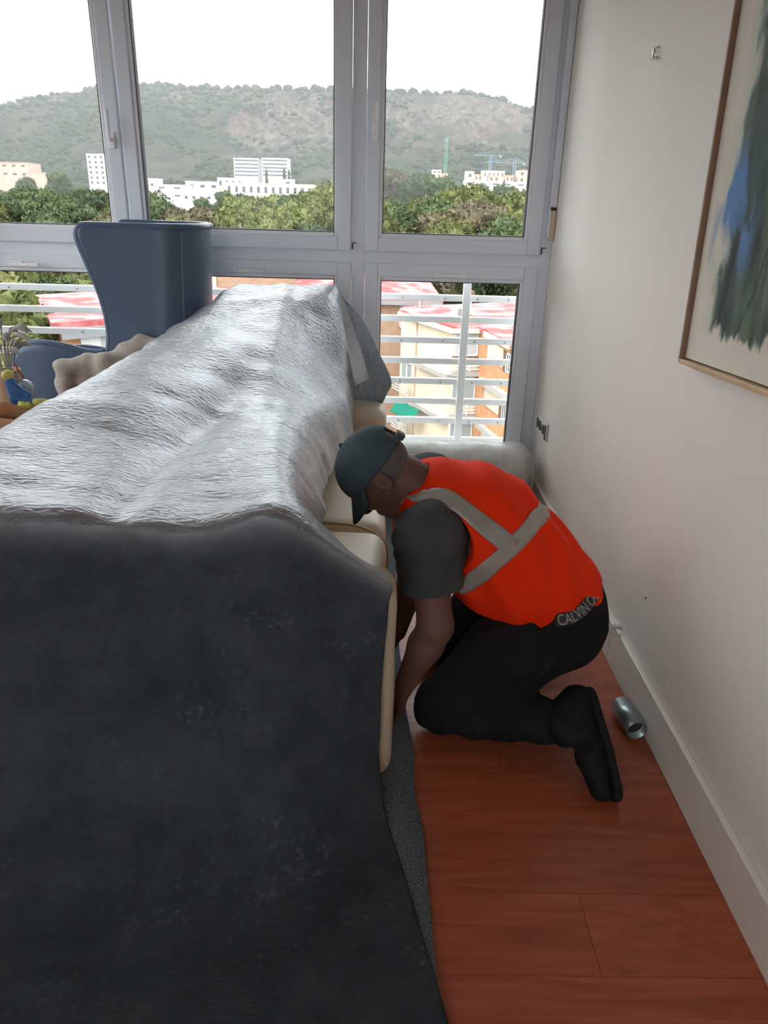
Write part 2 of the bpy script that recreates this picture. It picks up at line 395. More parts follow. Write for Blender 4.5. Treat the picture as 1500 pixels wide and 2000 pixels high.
# an added, unseen window behind the viewer that brightens surfaces facing back
e = empty('window_9', (-1.75, YB, .45)); e['kind'] = 'structure'; f = MB()
for lo_, hi_ in (((0, -.12, 0), (.07, -.06, 1.7)), ((1.53, -.12, 0), (1.6, -.06, 1.7)), ((.07, -.12, 0), (1.53, -.06, .07)), ((.07, -.12, 1.63), (1.53, -.06, 1.7)), ((.765, -.12, .07), (.835, -.06, 1.63))): f.box(lo_, hi_, bev=.004)
f.build('sash_frame', M['upvc'], e); MB().box((.065, -.092, .065), (1.535, -.086, 1.635)).build('pane', M['glass'], e)
# safety railing outside the lower windows
M['rail'] = mat('white_painted_steel', (.82, .82, .80), rough=.4, spec=.5, var=(.86, .86, .85), vscale=6, bump=.03)
M['screw'] = mat('screw_grey', (.25, .25, .25), rough=.4, metal=.6, bump=.02)
rl = thing('safety_railing', 'white steel safety railing of horizontal bars outside the lower windows', 'railing', (0, 3.98, .1))
for i in range(8):
    z = .962 - .1095 * i
    bar = MB().box((XL + .02, 3.985, z - .016), (XR + .1, 4.012, z + .016), bev=.003).build('bar', M['rail'], rl, world=True)
    if i % 2 == 0:
        for xx in (-1.9, -1.55, -.5, .13, .35, .52, .68):
            MB().lathe([(0, 0), (.004, 0), (.004, .003), (0, .003)], 8, Matrix.Translation((xx, 3.985, z - .002)) @ Matrix.Rotation(math.pi / 2, 4, 'X')).build('screw', M['screw'], bar, world=True)
for xx in (-2.6, -1.05, .46):
    MB().box((xx - .02, 3.955, .02), (xx + .02, 3.985, 1.08), bev=.004).build('post', M['rail'], rl, world=True)
M['facade'] = mat('own_facade_render', (.7, .66, .6), rough=.9, var=(.6, .57, .52), vscale=2, bump=.1, bscale=60)
struct('trim_3', MB().box((XL - .3, YW + .25, -.3), (XR + .4, 4.12, .0), bev=.01), M['facade'])

# ------------------------------------------------------------------ painting on the right wall
def paint_extra(t, b, tc):
    L = t.links.new; N = t.nodes.new
    def noise(sc, det, stretch, seed=0):
        mp = N('ShaderNodeMapping'); mp.inputs['Scale'].default_value = stretch; mp.inputs['Location'].default_value = (seed, seed * 1.7, seed * .6); L(tc.outputs['Object'], mp.inputs['Vector'])
        n = N('ShaderNodeTexNoise'); n.inputs['Scale'].default_value = sc; n.inputs['Detail'].default_value = det; L(mp.outputs['Vector'], n.inputs['Vector']); return n.outputs['Fac']
    def ramp(f, p0, p1, c0=(0, 0, 0, 1), c1=(1, 1, 1, 1)):
        r = N('ShaderNodeValToRGB'); r.color_ramp.elements[0].position = p0; r.color_ramp.elements[1].position = p1; r.color_ramp.elements[0].color = c0; r.color_ramp.elements[1].color = c1; L(f, r.inputs['Fac']); return r.outputs['Color']
    def math_(op, a, c):
        m_ = N('ShaderNodeMath'); m_.operation = op
        for i, q in enumerate((a, c)):
            if isinstance(q, (int, float)): m_.inputs[i].default_value = q
            else: L(q, m_.inputs[i])
        return m_.outputs[0]
    def mix(f, a, c):
        m_ = N('ShaderNodeMix'); m_.data_type = 'RGBA'; L(f, m_.inputs['Factor'])
        for k_, q in (('A', a), ('B', c)):
            s_ = [x for x in m_.inputs if x.name == k_ and x.type == 'RGBA'][0]
            if isinstance(q, tuple): s_.default_value = q
            else: L(q, s_)
        return [x for x in m_.outputs if x.type == 'RGBA'][0]
    sx = N('ShaderNodeSeparateXYZ'); L(tc.outputs['Object'], sx.inputs[0]); Yc, Zc = sx.outputs['Y'], sx.outputs['Z']   # Y: 0 at far edge, negative towards viewer; Z: 0 at bottom edge
    edge = noise(16, 6, (1, 1, .5)); 
    # green mass: starts .09 in from the far edge low down, further in higher up; ends .12 above the bottom
    a = math_('ADD', math_('MULTIPLY', Yc, -1.0), math_('MULTIPLY', math_('SUBTRACT', edge, .5), .16))
    lim = math_('ADD', .098, math_('MULTIPLY', Zc, .045))
    m1 = ramp(math_('SUBTRACT', a, lim), .0, .03)
    bz = math_('ADD', Zc, math_('MULTIPLY', math_('SUBTRACT', noise(26, 6, (1, 1, .35), 3), .5), .16))
    m2 = ramp(math_('SUBTRACT', bz, .085), .0, .02)
    mass = math_('MULTIPLY', m1, m2)
    strokes = noise(20, 8, (1, 1, .25), 5)
    green = mix(ramp(strokes, .35, .65), (.020, .038, .036, 1), (.135, .185, .13, 1))
    green = mix(ramp(noise(5, 3, (1, 1, .4), 9), .5, .62), green, (.055, .095, .10, 1))
    blu = math_('MULTIPLY', ramp(noise(7, 3, (1, 1, .45), 2.3), .50, .56), math_('MULTIPLY', ramp(math_('ABSOLUTE', math_('SUBTRACT', Zc, .36), 0), .08, .16, (1, 1, 1, 1), (0, 0, 0, 1)), ramp(math_('ABSOLUTE', math_('ADD', Yc, .16), 0), .07, .12, (1, 1, 1, 1), (0, 0, 0, 1))))
    base = mix(ramp(noise(3, 3, (1, 1, 1)), .3, .7), (.66, .61, .51, 1), (.72, .67, .58, 1))
    teal = mix(ramp(math_('SUBTRACT', a, math_('SUBTRACT', lim, .05)), .0, .08), base, (.50, .55, .47, 1))
    teal = mix(m2, base, teal)
    c = mix(mass, teal, green); c = mix(blu, c, (.10, .22, .46, 1))
    ln = ramp(math_('ABSOLUTE', math_('SUBTRACT', noise(5, 2, (1, 1, .25), 7), .5), 0), .0, .012, (1, 1, 1, 1), (0, 0, 0, 1))
    c = mix(math_('MULTIPLY', math_('MULTIPLY', ln, mass), .75), c, (.03, .04, .04, 1))
    L(c, b.inputs['Base Color'])
M['canvas'] = mat('painted_canvas', (.8, .78, .7), rough=.7, spec=.3, bump=.15, bscale=300, extra=paint_extra)
M['framewood'] = mat('pale_wood_frame', (.52, .35, .20), rough=.5, var=(.60, .42, .25), vscale=12, bump=.08, bstretch=(3, 3, 40))
M['framedark'] = mat('frame_edge_brown', (.26, .15, .10), rough=.55, var=(.33, .2, .13), vscale=10, bump=.05)
pic = thing('framed_painting', 'large abstract green and blue painting in thin wooden frame on right wall', 'painting', (XR, 1.93, 1.055))
PWD, PHT = 1.25, 1.15
pic.rotation_euler = (math.radians(-3.2), 0, 0)
cv = MB().box((-.022, -PWD + .012, .012), (-.004, -.012, PHT - .012)).build('canvas', M['canvas'], pic)
for nm, lo, hi, mm in (('frame_side', (-.036, -.009, 0), (0, 0, PHT), 'framedark'), ('frame_side', (-.036, -PWD, 0), (0, -PWD + .009, PHT), 'framedark'),
                       ('frame_bottom', (-.036, -PWD, -.004), (0, 0, .008), 'framewood'), ('frame_top', (-.036, -PWD, PHT - .008), (0, 0, PHT + .004), 'framewood')):
    MB().box(lo, hi, bev=.002).build(nm, M[mm], pic)
# small wall fittings
M['plate'] = mat('socket_plastic', (.80, .79, .76), rough=.35, bump=.02)
M['dark'] = mat('dark_hole', (.05, .05, .05), rough=.6, bump=.02)
M['steel'] = mat('steel', (.45, .45, .46), rough=.3, metal=.9, bump=.02)
sk = thing('wall_socket', 'white triple wall socket plate low on right wall by the window', 'socket', (XR, 3.49, .425))
MB().box((-.010, -.112, -.042), (0, .112, .042), bev=.003).build('plate', M['plate'], sk)
for dy in (-.045, .022, .082):
    s_ = MB().lathe([(0, 0), (.024, 0), (.024, .002), (.021, .004), (0, .004)], 20, Matrix.Translation((-.0125, dy, .0)) @ Matrix.Rotation(math.pi / 2, 4, 'Y') @ Matrix.Translation((0, 0, -.001))).build('socket_well', M['dark'], sk)
MB().box((-.014, -.106, -.036), (-.010, -.080, .036), bev=.002).build('rocker_switch', M['dark'], sk)
hk = thing('picture_hook', 'small bare metal picture hook on the wall above the kneeling man', 'hook', (XR, 2.56, 1.845))
MB().tube([(0, .03, .012), (-.006, .03, .010), (-.012, .03, -.010), (-.014, .0, -.012), (-.01, -.02, -.012)], .0028, 6).build('wire', M['steel'], hk)
MB().tube([(0, .0, .018), (-.016, .0, .012), (-.016, .0, -.012)], .003, 6).build('nail', M['steel'], hk)
ck = tag(MB().box((XR - .03, 2.09, .150), (XR - .002, 2.125, .163), bev=.003).box((XR - .026, 2.045, .150), (XR - .012, 2.07, .160), bev=.003).build('cable_clip', M['plate']), 'small white plastic clip on top of the baseboard', 'clip')
tag(MB().lathe([(0, 0), (.007, 0), (.0055, .003), (0, .004)], 10, Matrix.Translation((XR, 1.70, .215)) @ Matrix.Rotation(-math.pi / 2, 4, 'Y')).build('wall_plug', M['plate']), 'tiny white plug in the wall just above the baseboard', 'wall plug')
tag(MB().lathe([(0, 0), (.004, 0), (.003, .003), (0, .004)], 8, Matrix.Translation((XR, 1.94, .347)) @ Matrix.Rotation(-math.pi / 2, 4, 'Y')).build('nail_head', M['dark']), 'dark nail head in the wall above the white clip', 'nail')

# ------------------------------------------------------------------ sofa, its cover and the felt under it
M['leather'] = mat('cream_leather', (.62, .53, .39), rough=.42, spec=.45, var=(.66, .575, .44), vscale=4, bump=.18, bscale=130)
M['seam'] = mat('leather_piping', (.42, .33, .17), rough=.5, bump=.05)
M['footm'] = mat('sofa_foot_metal', (.3, .3, .3), rough=.35, metal=.8, bump=.02)
def felt_extra(t, b, tc):
    L = t.links.new; N = t.nodes.new
    n1 = N('ShaderNodeTexNoise'); n1.inputs['Scale'].default_value = 260; n1.inputs['Detail'].default_value = 2; L(tc.outputs['Object'], n1.inputs['Vector'])
    r = N('ShaderNodeValToRGB'); e = r.color_ramp.elements; e[0].position = .35; e[1].position = .72; e[0].color = (.055, .07, .085, 1); e[1].color = (.24, .28, .31, 1); L(n1.outputs['Fac'], r.inputs['Fac'])
    L(r.outputs['Color'], b.inputs['Base Color'])
M['felt'] = mat('grey_felt', (.1, .12, .14), rough=.95, spec=.2, bump=.5, bscale=240, extra=felt_extra)
M['flap'] = mat('blue_grey_felt', (.36, .43, .50), rough=.7, spec=.4, var=(.50, .57, .64), vscale=60, vdetail=5, bump=.4, bscale=150)
def cover_extra(t, b, tc):
    L = t.links.new; N = t.nodes.new
    n1 = N('ShaderNodeTexNoise'); n1.inputs['Scale'].default_value = 7; n1.inputs['Detail'].default_value = 12; n1.inputs['Roughness'].default_value = .75; L(tc.outputs['Object'], n1.inputs['Vector'])
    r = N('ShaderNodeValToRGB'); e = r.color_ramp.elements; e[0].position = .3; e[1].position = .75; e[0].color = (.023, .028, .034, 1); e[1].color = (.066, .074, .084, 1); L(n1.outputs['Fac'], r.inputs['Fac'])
    v = N('ShaderNodeTexNoise'); v.inputs['Scale'].default_value = 62; v.inputs['Detail'].default_value = 3; L(tc.outputs['Object'], v.inputs['Vector'])
    d = N('ShaderNodeTexNoise'); d.inputs['Scale'].default_value = 5.5; d.inputs['Detail'].default_value = 2; L(tc.outputs['Object'], d.inputs['Vector'])
    r2 = N('ShaderNodeValToRGB'); r2.color_ramp.elements[0].position = .56; r2.color_ramp.elements[1].position = .76; L(v.outputs['Fac'], r2.inputs['Fac'])
    r3 = N('ShaderNodeValToRGB'); r3.color_ramp.elements[0].position = .53; r3.color_ramp.elements[1].position = .72; L(d.outputs['Fac'], r3.inputs['Fac'])
    mu = N('ShaderNodeMath'); mu.operation = 'MULTIPLY'; L(r2.outputs['Color'], mu.inputs[0]); L(r3.outputs['Color'], mu.inputs[1])
    mx = N('ShaderNodeMix'); mx.data_type = 'RGBA'; L(mu.outputs[0], mx.inputs['Factor'])
    A = [x for x in mx.inputs if x.name == 'A' and x.type == 'RGBA'][0]; B = [x for x in mx.inputs if x.name == 'B' and x.type == 'RGBA'][0]
    ca0 = N('ShaderNodeAttribute'); ca0.attribute_name = 'crinkle_sheen'; cm0 = N('ShaderNodeMapRange'); cm0.inputs['From Min'].default_value = .22; cm0.inputs['From Max'].default_value = .9; L(ca0.outputs['Fac'], cm0.inputs['Value'])
    sv = N('ShaderNodeValToRGB'); sv.color_ramp.elements[0].position = .3; sv.color_ramp.elements[1].position = .7; sv.color_ramp.elements[0].color = (.23, .24, .26, 1); sv.color_ramp.elements[1].color = (.37, .385, .40, 1); L(n1.outputs['Fac'], sv.inputs['Fac'])  # lighter metallic grey for the top: window sheen painted into the base colour
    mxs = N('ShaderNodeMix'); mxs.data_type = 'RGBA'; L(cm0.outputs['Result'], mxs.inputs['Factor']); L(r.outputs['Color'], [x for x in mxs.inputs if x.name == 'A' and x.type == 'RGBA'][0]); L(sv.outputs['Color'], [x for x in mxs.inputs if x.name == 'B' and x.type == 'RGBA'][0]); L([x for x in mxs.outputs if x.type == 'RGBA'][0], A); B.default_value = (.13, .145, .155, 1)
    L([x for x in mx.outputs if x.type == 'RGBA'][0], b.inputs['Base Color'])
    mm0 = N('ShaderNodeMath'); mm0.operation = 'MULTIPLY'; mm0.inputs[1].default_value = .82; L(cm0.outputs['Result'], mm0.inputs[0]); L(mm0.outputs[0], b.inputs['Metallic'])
    # crinkles run across the sheet
    mp = N('ShaderNodeMapping'); mp.inputs['Scale'].default_value = (38, 105, 66); L(tc.outputs['Object'], mp.inputs['Vector'])
    c1 = N('ShaderNodeTexNoise'); c1.inputs['Scale'].default_value = 1.0; c1.inputs['Detail'].default_value = 2.5; c1.inputs['Roughness'].default_value = .6; c1.inputs['Distortion'].default_value = .5; L(mp.outputs['Vector'], c1.inputs['Vector'])
    ca = N('ShaderNodeAttribute'); ca.attribute_name = 'crinkle_sheen'
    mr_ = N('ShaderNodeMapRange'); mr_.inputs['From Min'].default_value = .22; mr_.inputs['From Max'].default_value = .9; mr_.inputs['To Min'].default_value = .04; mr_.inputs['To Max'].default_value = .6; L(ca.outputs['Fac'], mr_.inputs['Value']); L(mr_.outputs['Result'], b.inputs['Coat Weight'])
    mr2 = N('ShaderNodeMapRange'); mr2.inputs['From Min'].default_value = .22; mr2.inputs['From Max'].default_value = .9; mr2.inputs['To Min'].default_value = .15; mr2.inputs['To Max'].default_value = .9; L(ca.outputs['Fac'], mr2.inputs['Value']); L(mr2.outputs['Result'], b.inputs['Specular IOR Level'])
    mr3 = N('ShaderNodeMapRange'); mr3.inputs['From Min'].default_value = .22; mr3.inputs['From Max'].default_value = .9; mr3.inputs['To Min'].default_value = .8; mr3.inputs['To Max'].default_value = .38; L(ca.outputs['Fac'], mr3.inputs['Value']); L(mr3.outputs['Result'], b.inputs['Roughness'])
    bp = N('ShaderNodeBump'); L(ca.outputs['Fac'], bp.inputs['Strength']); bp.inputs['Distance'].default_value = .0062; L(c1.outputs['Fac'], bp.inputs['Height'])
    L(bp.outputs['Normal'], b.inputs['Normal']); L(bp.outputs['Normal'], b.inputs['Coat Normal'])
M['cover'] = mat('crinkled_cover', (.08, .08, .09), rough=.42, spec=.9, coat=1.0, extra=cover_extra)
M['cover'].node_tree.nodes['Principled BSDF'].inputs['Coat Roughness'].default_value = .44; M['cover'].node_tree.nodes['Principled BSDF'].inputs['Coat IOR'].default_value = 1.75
M['film'] = film_mat('clear_film', .20, .3)

sofa = thing('leather_sofa', 'cream leather sofa half hidden under a dark crinkled cover', 'sofa', (-.45, 2.4, 0))
def soft(name, lo, hi, bev, puff, h=.012, parent=None, seed=0):
    lo = np.array(lo); hi = np.array(hi); c = (lo + hi) / 2; hb = (hi - lo) / 2
    F = Field(lo - .06, hi + .06, h)
    P = F.all(); q = np.abs(P - c); u = (P - c) / hb
    grow = puff * (1 - np.clip(u[..., 0] ** 2, 0, 1)) * (1 - np.clip(u[..., 1] ** 2, 0, 1))
    d = q - (hb - bev); d[..., 2] -= grow
    F.F = (np.linalg.norm(np.maximum(d, 0), axis=-1) + np.minimum(d.max(-1), 0) - bev + .004 * vnoise(P, 7, seed)).astype(np.float32)
    return link(name, F.mesh(name), M['leather'], parent, True, True)
MB().box((-.69, 1.49, .07), (.015, 3.27, .27), bev=.02).build('base', M['leather'], sofa, True, True)
soft('armrest', (-.68, 1.475, .05), (.062, 1.665, .595), .05, .02, parent=sofa, seed=1)
soft('armrest', (-.62, 3.07, .05), (.05, 3.26, .60), .05, .02, parent=sofa, seed=2)
soft('backrest', (-.70, 1.50, .10), (-.58, 3.20, .74), .06, .01, .016, sofa, 3)
for i, (a, b) in enumerate(((1.672, 2.235), (2.245, 3.062))):
    cu = soft('seat_cushion', (-.60, a, .26), (.045, b, .425), .055, .03, parent=sofa, seed=4 + i)
    yy = b - .012 if i == 0 else a + .012
    if i == 0: keep(MB().tube(catmull([(-.5, yy, .44), (-.15, yy, .445), (-.02, yy, .425), (.045, yy, .37), (.05, yy, .29)], 8), .0045, 6).build('piping', M['seam'], cu, True, False))
    soft('back_cushion', (-.64, a + .01, .42), (-.32, b - .01, .735), .08, .02, parent=sofa, seed=8 + i)
for xx in (-.55, -.04):
    for yy in (1.56, 3.18):
        MB().lathe([(0, .0045), (.022, .0045), (.026, .07), (0, .07)], 12, Matrix.Translation((xx, yy, 0))).build('foot', M['footm'], sofa, True, True)

# the cover: rows from the far end to the floor in front, columns from the left hem to the right hem  (x, y, z)
def R(y, *xz): return [(x, y if not isinstance(y, (list, tuple)) else y[i], z) for i, (x, z) in enumerate(xz)]
rows = [
 R(3.44, (-.66, .50), (-.66, .62), (-.64, .70), (-.52, .70), (-.38, .70), (-.27, .70), (-.18, .70), (-.15, .68), (-.13, .66)),
 R(3.39, (-.67, .56), (-.67, .82), (-.63, .99), (-.51, 1.015), (-.38, 1.02), (-.27, 1.02), (-.18, 1.0), (-.145, .92), (-.12, .80)),
 R(3.31, (-.68, .56), (-.675, .84), (-.63, 1.055), (-.51, 1.075), (-.38, 1.08), (-.27, 1.08), (-.175, 1.07), (-.14, .95), (-.115, .79)),
 R(3.12, (-.72, .54), (-.72, .80), (-.69, 1.01), (-.55, 1.035), (-.40, 1.045), (-.275, 1.03), (-.172, .965), (-.125, .84), (-.10, .69)),
 R(2.92, (-.79, .50), (-.78, .78), (-.75, .97), (-.585, .985), (-.42, .985), (-.28, .915), (-.135, .735), (-.10, .65), (-.088, .545)),
 R(2.6, (-.86, .46), (-.85, .74), (-.82, .925), (-.63, .935), (-.45, .895), (-.32, .845), (-.195, .762), (-.145, .68), (-.118, .565)),
 R(2.3, (-.93, .44), (-.92, .70), (-.89, .885), (-.67, .895), (-.48, .83), (-.34, .81), (-.238, .785), (-.18, .70), (-.142, .585)),
 R(2.1, (-.98, .42), (-.97, .68), (-.94, .86), (-.70, .865), (-.50, .80), (-.36, .80), (-.258, .793), (-.19, .71), (-.150, .60)),
 R(1.85, (-1.04, .36), (-1.03, .64), (-1.00, .825), (-.73, .81), (-.52, .795), (-.37, .795), (-.245, .80), (-.18, .73), (-.132, .63)),
 R(1.62, (-1.06, .30), (-1.05, .60), (-1.02, .80), (-.75, .80), (-.53, .79), (-.37, .785), (-.222, .808), (-.155, .75), (-.112, .668)),
 R([1.47] * 7 + [1.475, 1.48], (-1.06, .26), (-1.05, .58), (-1.02, .785), (-.76, .792), (-.53, .782), (-.37, .775), (-.206, .806), (-.080, .722), (.036, .632)),
 R([1.40, 1.40, 1.41, 1.425, 1.43, 1.43, 1.44, 1.452, 1.462], (-1.07, .18), (-1.06, .46), (-1.03, .70), (-.77, .715), (-.54, .71), (-.37, .705), (-.203, .73), (-.075, .655), (.040, .575)),
 R([1.33, 1.33, 1.34, 1.37, 1.385, 1.39, 1.40, 1.425, 1.45], (-1.08, .12), (-1.07, .30), (-1.04, .42), (-.78, .44), (-.55, .43), (-.37, .43), (-.20, .45), (-.075, .41), (.030, .36)),
 R([1.20, 1.20, 1.22, 1.27, 1.29, 1.30, 1.32, 1.37, 1.435], (-1.09, .06), (-1.08, .13), (-1.05, .17), (-.79, .17), (-.56, .17), (-.37, .17), (-.19, .17), (-.07, .15), (.030, .12)),
 R([1.02, 1.02, 1.03, 1.08, 1.10, 1.12, 1.16, 1.25, 1.385], (-1.1, .03), (-1.09, .05), (-1.06, .055), (-.8, .055), (-.57, .05), (-.37, .045), (-.17, .04), (-.05, .03), (.052, .018)),
 R([.75, .75, .75, .80, .82, .84, .9, 1.0, 1.15], (-1.1, .014), (-1.09, .016), (-1.07, .016), (-.8, .016), (-.57, .016), (-.35, .016), (-.14, .015), (0.0, .014), (.108, .012)),
 R([.42, .42, .42, .45, .5, .5, .55, .65, .80], (-1.1, .011), (-1.09, .011), (-1.07, .011), (-.8, .011), (-.55, .011), (-.32, .011), (-.09, .011), (.06, .011), (.178, .010)),
 R([.1, .1, .1, .12, .15, .2, .25, .32, .45], (-1.1, .010), (-1.09, .010), (-1.07, .010), (-.8, .010), (-.53, .010), (-.28, .010), (-.03, .010), (.10, .010), (.20, .010)),
]
G = np.array([catmull(r, 10) for r in rows]); G = np.stack([catmull(G[:, j], 10) for j in range(G.shape[1])], 1)
NI, NJ = G.shape[:2]
nrm = np.cross(np.gradient(G, axis=0), np.gradient(G, axis=1)); nrm /= np.linalg.norm(nrm, axis=-1)[..., None] + 1e-9
nrm *= np.sign((nrm @ np.array([0.15, -.4, 1.0])))[..., None]
onfloor = np.clip((G[..., 2] - .012) / .10, 0.05, 1)
st = G * np.array([1, 1, 1.0])
disp = .013 * vnoise(st * np.array([1.3, 2.6, 1.3]), 3.0, 11, 2) + .006 * vnoise(st * np.array([1, 2.2, 1]), 11.0, 5, 2) + .0022 * vnoise(st * np.array([.7, 2.4, 1.2]), 38.0, 9, 2)
# one broad crease valley along the top
mx = -.50 + .06 * np.sin(G[..., 1] * 3); disp += -.018 * np.exp(-((G[..., 0] - mx) / .05) ** 2) * np.clip((G[..., 2] - .6) * 8, 0, 1) * np.clip((2.7 - G[..., 1]) * 3, 0, 1)
disp += .016 * np.exp(-((G[..., 0] + .36 + .05 * (G[..., 1] - 2.5)) / .035) ** 2) * np.clip((G[..., 1] - 2.4) * 2.5, 0, 1) * np.clip((3.35 - G[..., 1]) * 8, 0, 1)
G = G + nrm * (disp * onfloor)[..., None]; G[..., 2] = np.maximum(G[..., 2], .0150)
ii, jj = np.meshgrid(np.arange(NI - 1), np.arange(NJ - 1), indexing='ij'); a = (ii * NJ + jj).ravel()
quads = np.stack([a, a + 1, a + NJ + 1, a + NJ], 1)
cov = thing('protective_cover', 'dark silvery crinkled protective sheet draped over the cream sofa', 'cover', (-.5, 1.4, 0))
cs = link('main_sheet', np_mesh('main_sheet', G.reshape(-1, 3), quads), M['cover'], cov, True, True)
cka = cs.data.attributes.new('crinkle_sheen', 'FLOAT', 'POINT'); cka.data.foreach_set('value', (.22 + .68 * np.clip((11.1 - np.repeat(np.arange(NI)[:, None] / 10.0, NJ, 1)) / 1.0, 0, 1) ** 1.6).ravel().astype(np.float32))  # weights the crinkle relief and the painted sheen, fading down the front
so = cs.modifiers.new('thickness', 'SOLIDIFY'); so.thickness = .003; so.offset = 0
# the loose far corner that hangs out over the far armrest
fl_ = [[(-.175, 3.33, 1.07), (-.172, 3.325, 1.06), (-.168, 3.32, 1.05)],
       [(-.165, 3.30, .97), (-.115, 3.30, .955), (-.058, 3.28, .94)],
       [(-.145, 3.28, .86), (-.07, 3.28, .835), (.012, 3.24, .81)],
       [(-.125, 3.27, .78), (-.03, 3.275, .745), (.066, 3.20, .70)],
       [(-.115, 3.27, .69), (-.03, 3.275, .655), (.045, 3.22, .625)],
       [(-.105, 3.27, .58), (-.04, 3.275, .54), (.012, 3.25, .53)],
       [(-.10, 3.27, .44), (-.04, 3.275, .40), (.004, 3.26, .40)]]
g2 = np.array([catmull(r, 10) for r in fl_]); g2 = np.stack([catmull(g2[:, j], 8) for j in range(g2.shape[1])], 1)
g2 += .004 * vnoise(g2, 14, 3, 2)[..., None] * np.array([0, -1, 0])
ni, nj = g2.shape[:2]; ii, jj = np.meshgrid(np.arange(ni - 1), np.arange(nj - 1), indexing='ij'); a = (ii * nj + jj).ravel()
hc = link('hanging_corner', np_mesh('hanging_corner', g2.reshape(-1, 3), np.stack([a, a + 1, a + nj + 1, a + nj], 1)), M['flap'], cov, True, True)
so = hc.modifiers.new('thickness', 'SOLIDIFY'); so.thickness = .004; so.offset = 0
# strip of clear film along the fold
f3 = [[(-.172, 3.27, 1.068), (-.160, 3.27, 1.06)], [(-.148, 3.20, .96), (-.112, 3.22, .95)], [(-.118, 3.10, .84), (-.068, 3.17, .835)], [(-.092, 3.01, .745), (-.032, 3.13, .735)], [(-.085, 3.00, .72), (-.030, 3.125, .722)]]
g3 = np.array([catmull(r, 6) for r in f3]); g3 = np.stack([catmull(g3[:, j], 6) for j in range(g3.shape[1])], 1); ni, nj = g3.shape[:2]
ii, jj = np.meshgrid(np.arange(ni - 1), np.arange(nj - 1), indexing='ij'); a = (ii * nj + jj).ravel()
fo = link('film_edge', np_mesh('film_edge', g3.reshape(-1, 3), np.stack([a, a + 1, a + nj + 1, a + nj], 1)), M['film'], cov, True, True)
so = fo.modifiers.new('thickness', 'SOLIDIFY'); so.thickness = .001

def felt_sheet(x0, x1f, y0, y1, z, lab):
    n = 60; ys = np.linspace(y0, y1, n); top = []; 
    for yy in ys:
        xr = x1f(yy) + .006 * vnoise(np.array([[yy, 0, 0]]), 6, 2)[0]
        top.append([(x0 + (xr - x0) * k / 12, yy, z + .0015 * (1 + vnoise(np.array([[k * .3, yy, 0]]), 4, 8)[0])) for k in range(13)])
    g = np.array(top); ni, nj = g.shape[:2]; ii, jj = np.meshgrid(np.arange(ni - 1), np.arange(nj - 1), indexing='ij'); a = (ii * nj + jj).ravel()
    o = link('floor_felt', np_mesh('floor_felt', g.reshape(-1, 3), np.stack([a, a + nj, a + nj + 1, a + 1], 1)), M['felt'])
    so = o.modifiers.new('thickness', 'SOLIDIFY'); so.thickness = .003; so.offset = -1
    return tag(o, lab, 'felt sheet', 'felt sheets on the floor')
felt_sheet(-.95, lambda y: .155 + (y - .9) * -.045 if y > .9 else .155, .3, 1.86, .0068, 'grey felt sheet on floor under the front of the covered sofa')
felt_sheet(-.95, lambda y: .108 - (y - 1.8) * .012, 1.83, 3.35, .0035, 'grey felt sheet on floor running back to the window under sofa')

# ------------------------------------------------------------------ the kneeling man
M['skin'] = mat('skin', (.150, .072, .054), rough=.55, spec=.3, var=(.17, .084, .064), vscale=9, bump=.08, bscale=140)
M['hair'] = mat('cropped_hair', (.085, .075, .073), rough=.8, var=(.12, .10, .095), vscale=150, bump=.4, bscale=400)
M['vest'] = mat('orange_hi_vis', (.86, .030, .003), rough=.8, spec=.15, var=(.92, .038, .0035), vscale=7, bump=.6, bscale=22, bstretch=(1, 1, 1))
M['band'] = mat('reflective_tape', (.33, .295, .26), rough=.45, spec=.5, metal=.1, var=(.38, .34, .30), vscale=20, bump=.12, bscale=60)
M['tshirt'] = mat('charcoal_tshirt', (.052, .053, .055), rough=.9, spec=.2, var=(.066, .067, .069), vscale=12, bump=.3, bscale=20)
M['trousers'] = mat('dark_navy_trousers', (.013, .0135, .0145), rough=.9, spec=.12, var=(.018, .0185, .0205), vscale=10, bump=.4, bscale=18)
M['cap'] = mat('navy_cap', (.050, .074, .088), rough=.8, spec=.2, var=(.06, .086, .10), vscale=14, bump=.15, bscale=160)
M['shoe'] = mat('black_shoe', (.006, .0065, .0075), rough=.65, spec=.2, var=(.010, .0105, .012), vscale=14, bump=.3, bscale=40)
M['sole'] = mat('shoe_sole', (.011, .0108, .0105), rough=.75, spec=.2, var=(.016, .0155, .015), vscale=10, bump=.3, bscale=50)
M['elastic'] = mat('waistband_elastic', (.035, .035, .035), rough=.8, bump=.2, bscale=300)
M['letter'] = mat('lettering_pale', (.36, .345, .32), rough=.7, bump=.05)
M['eyew'] = mat('eye', (.75, .72, .68), rough=.2, bump=.01)
M['badge'] = mat('shoe_badge', (.05, .05, .048), rough=.5, bump=.1)

man = thing('person', 'man in orange hi-vis vest and dark cap kneeling on the floor beside the sofa', 'person', (.35, 1.93, 0))
V = lambda *p: np.array(p, float)
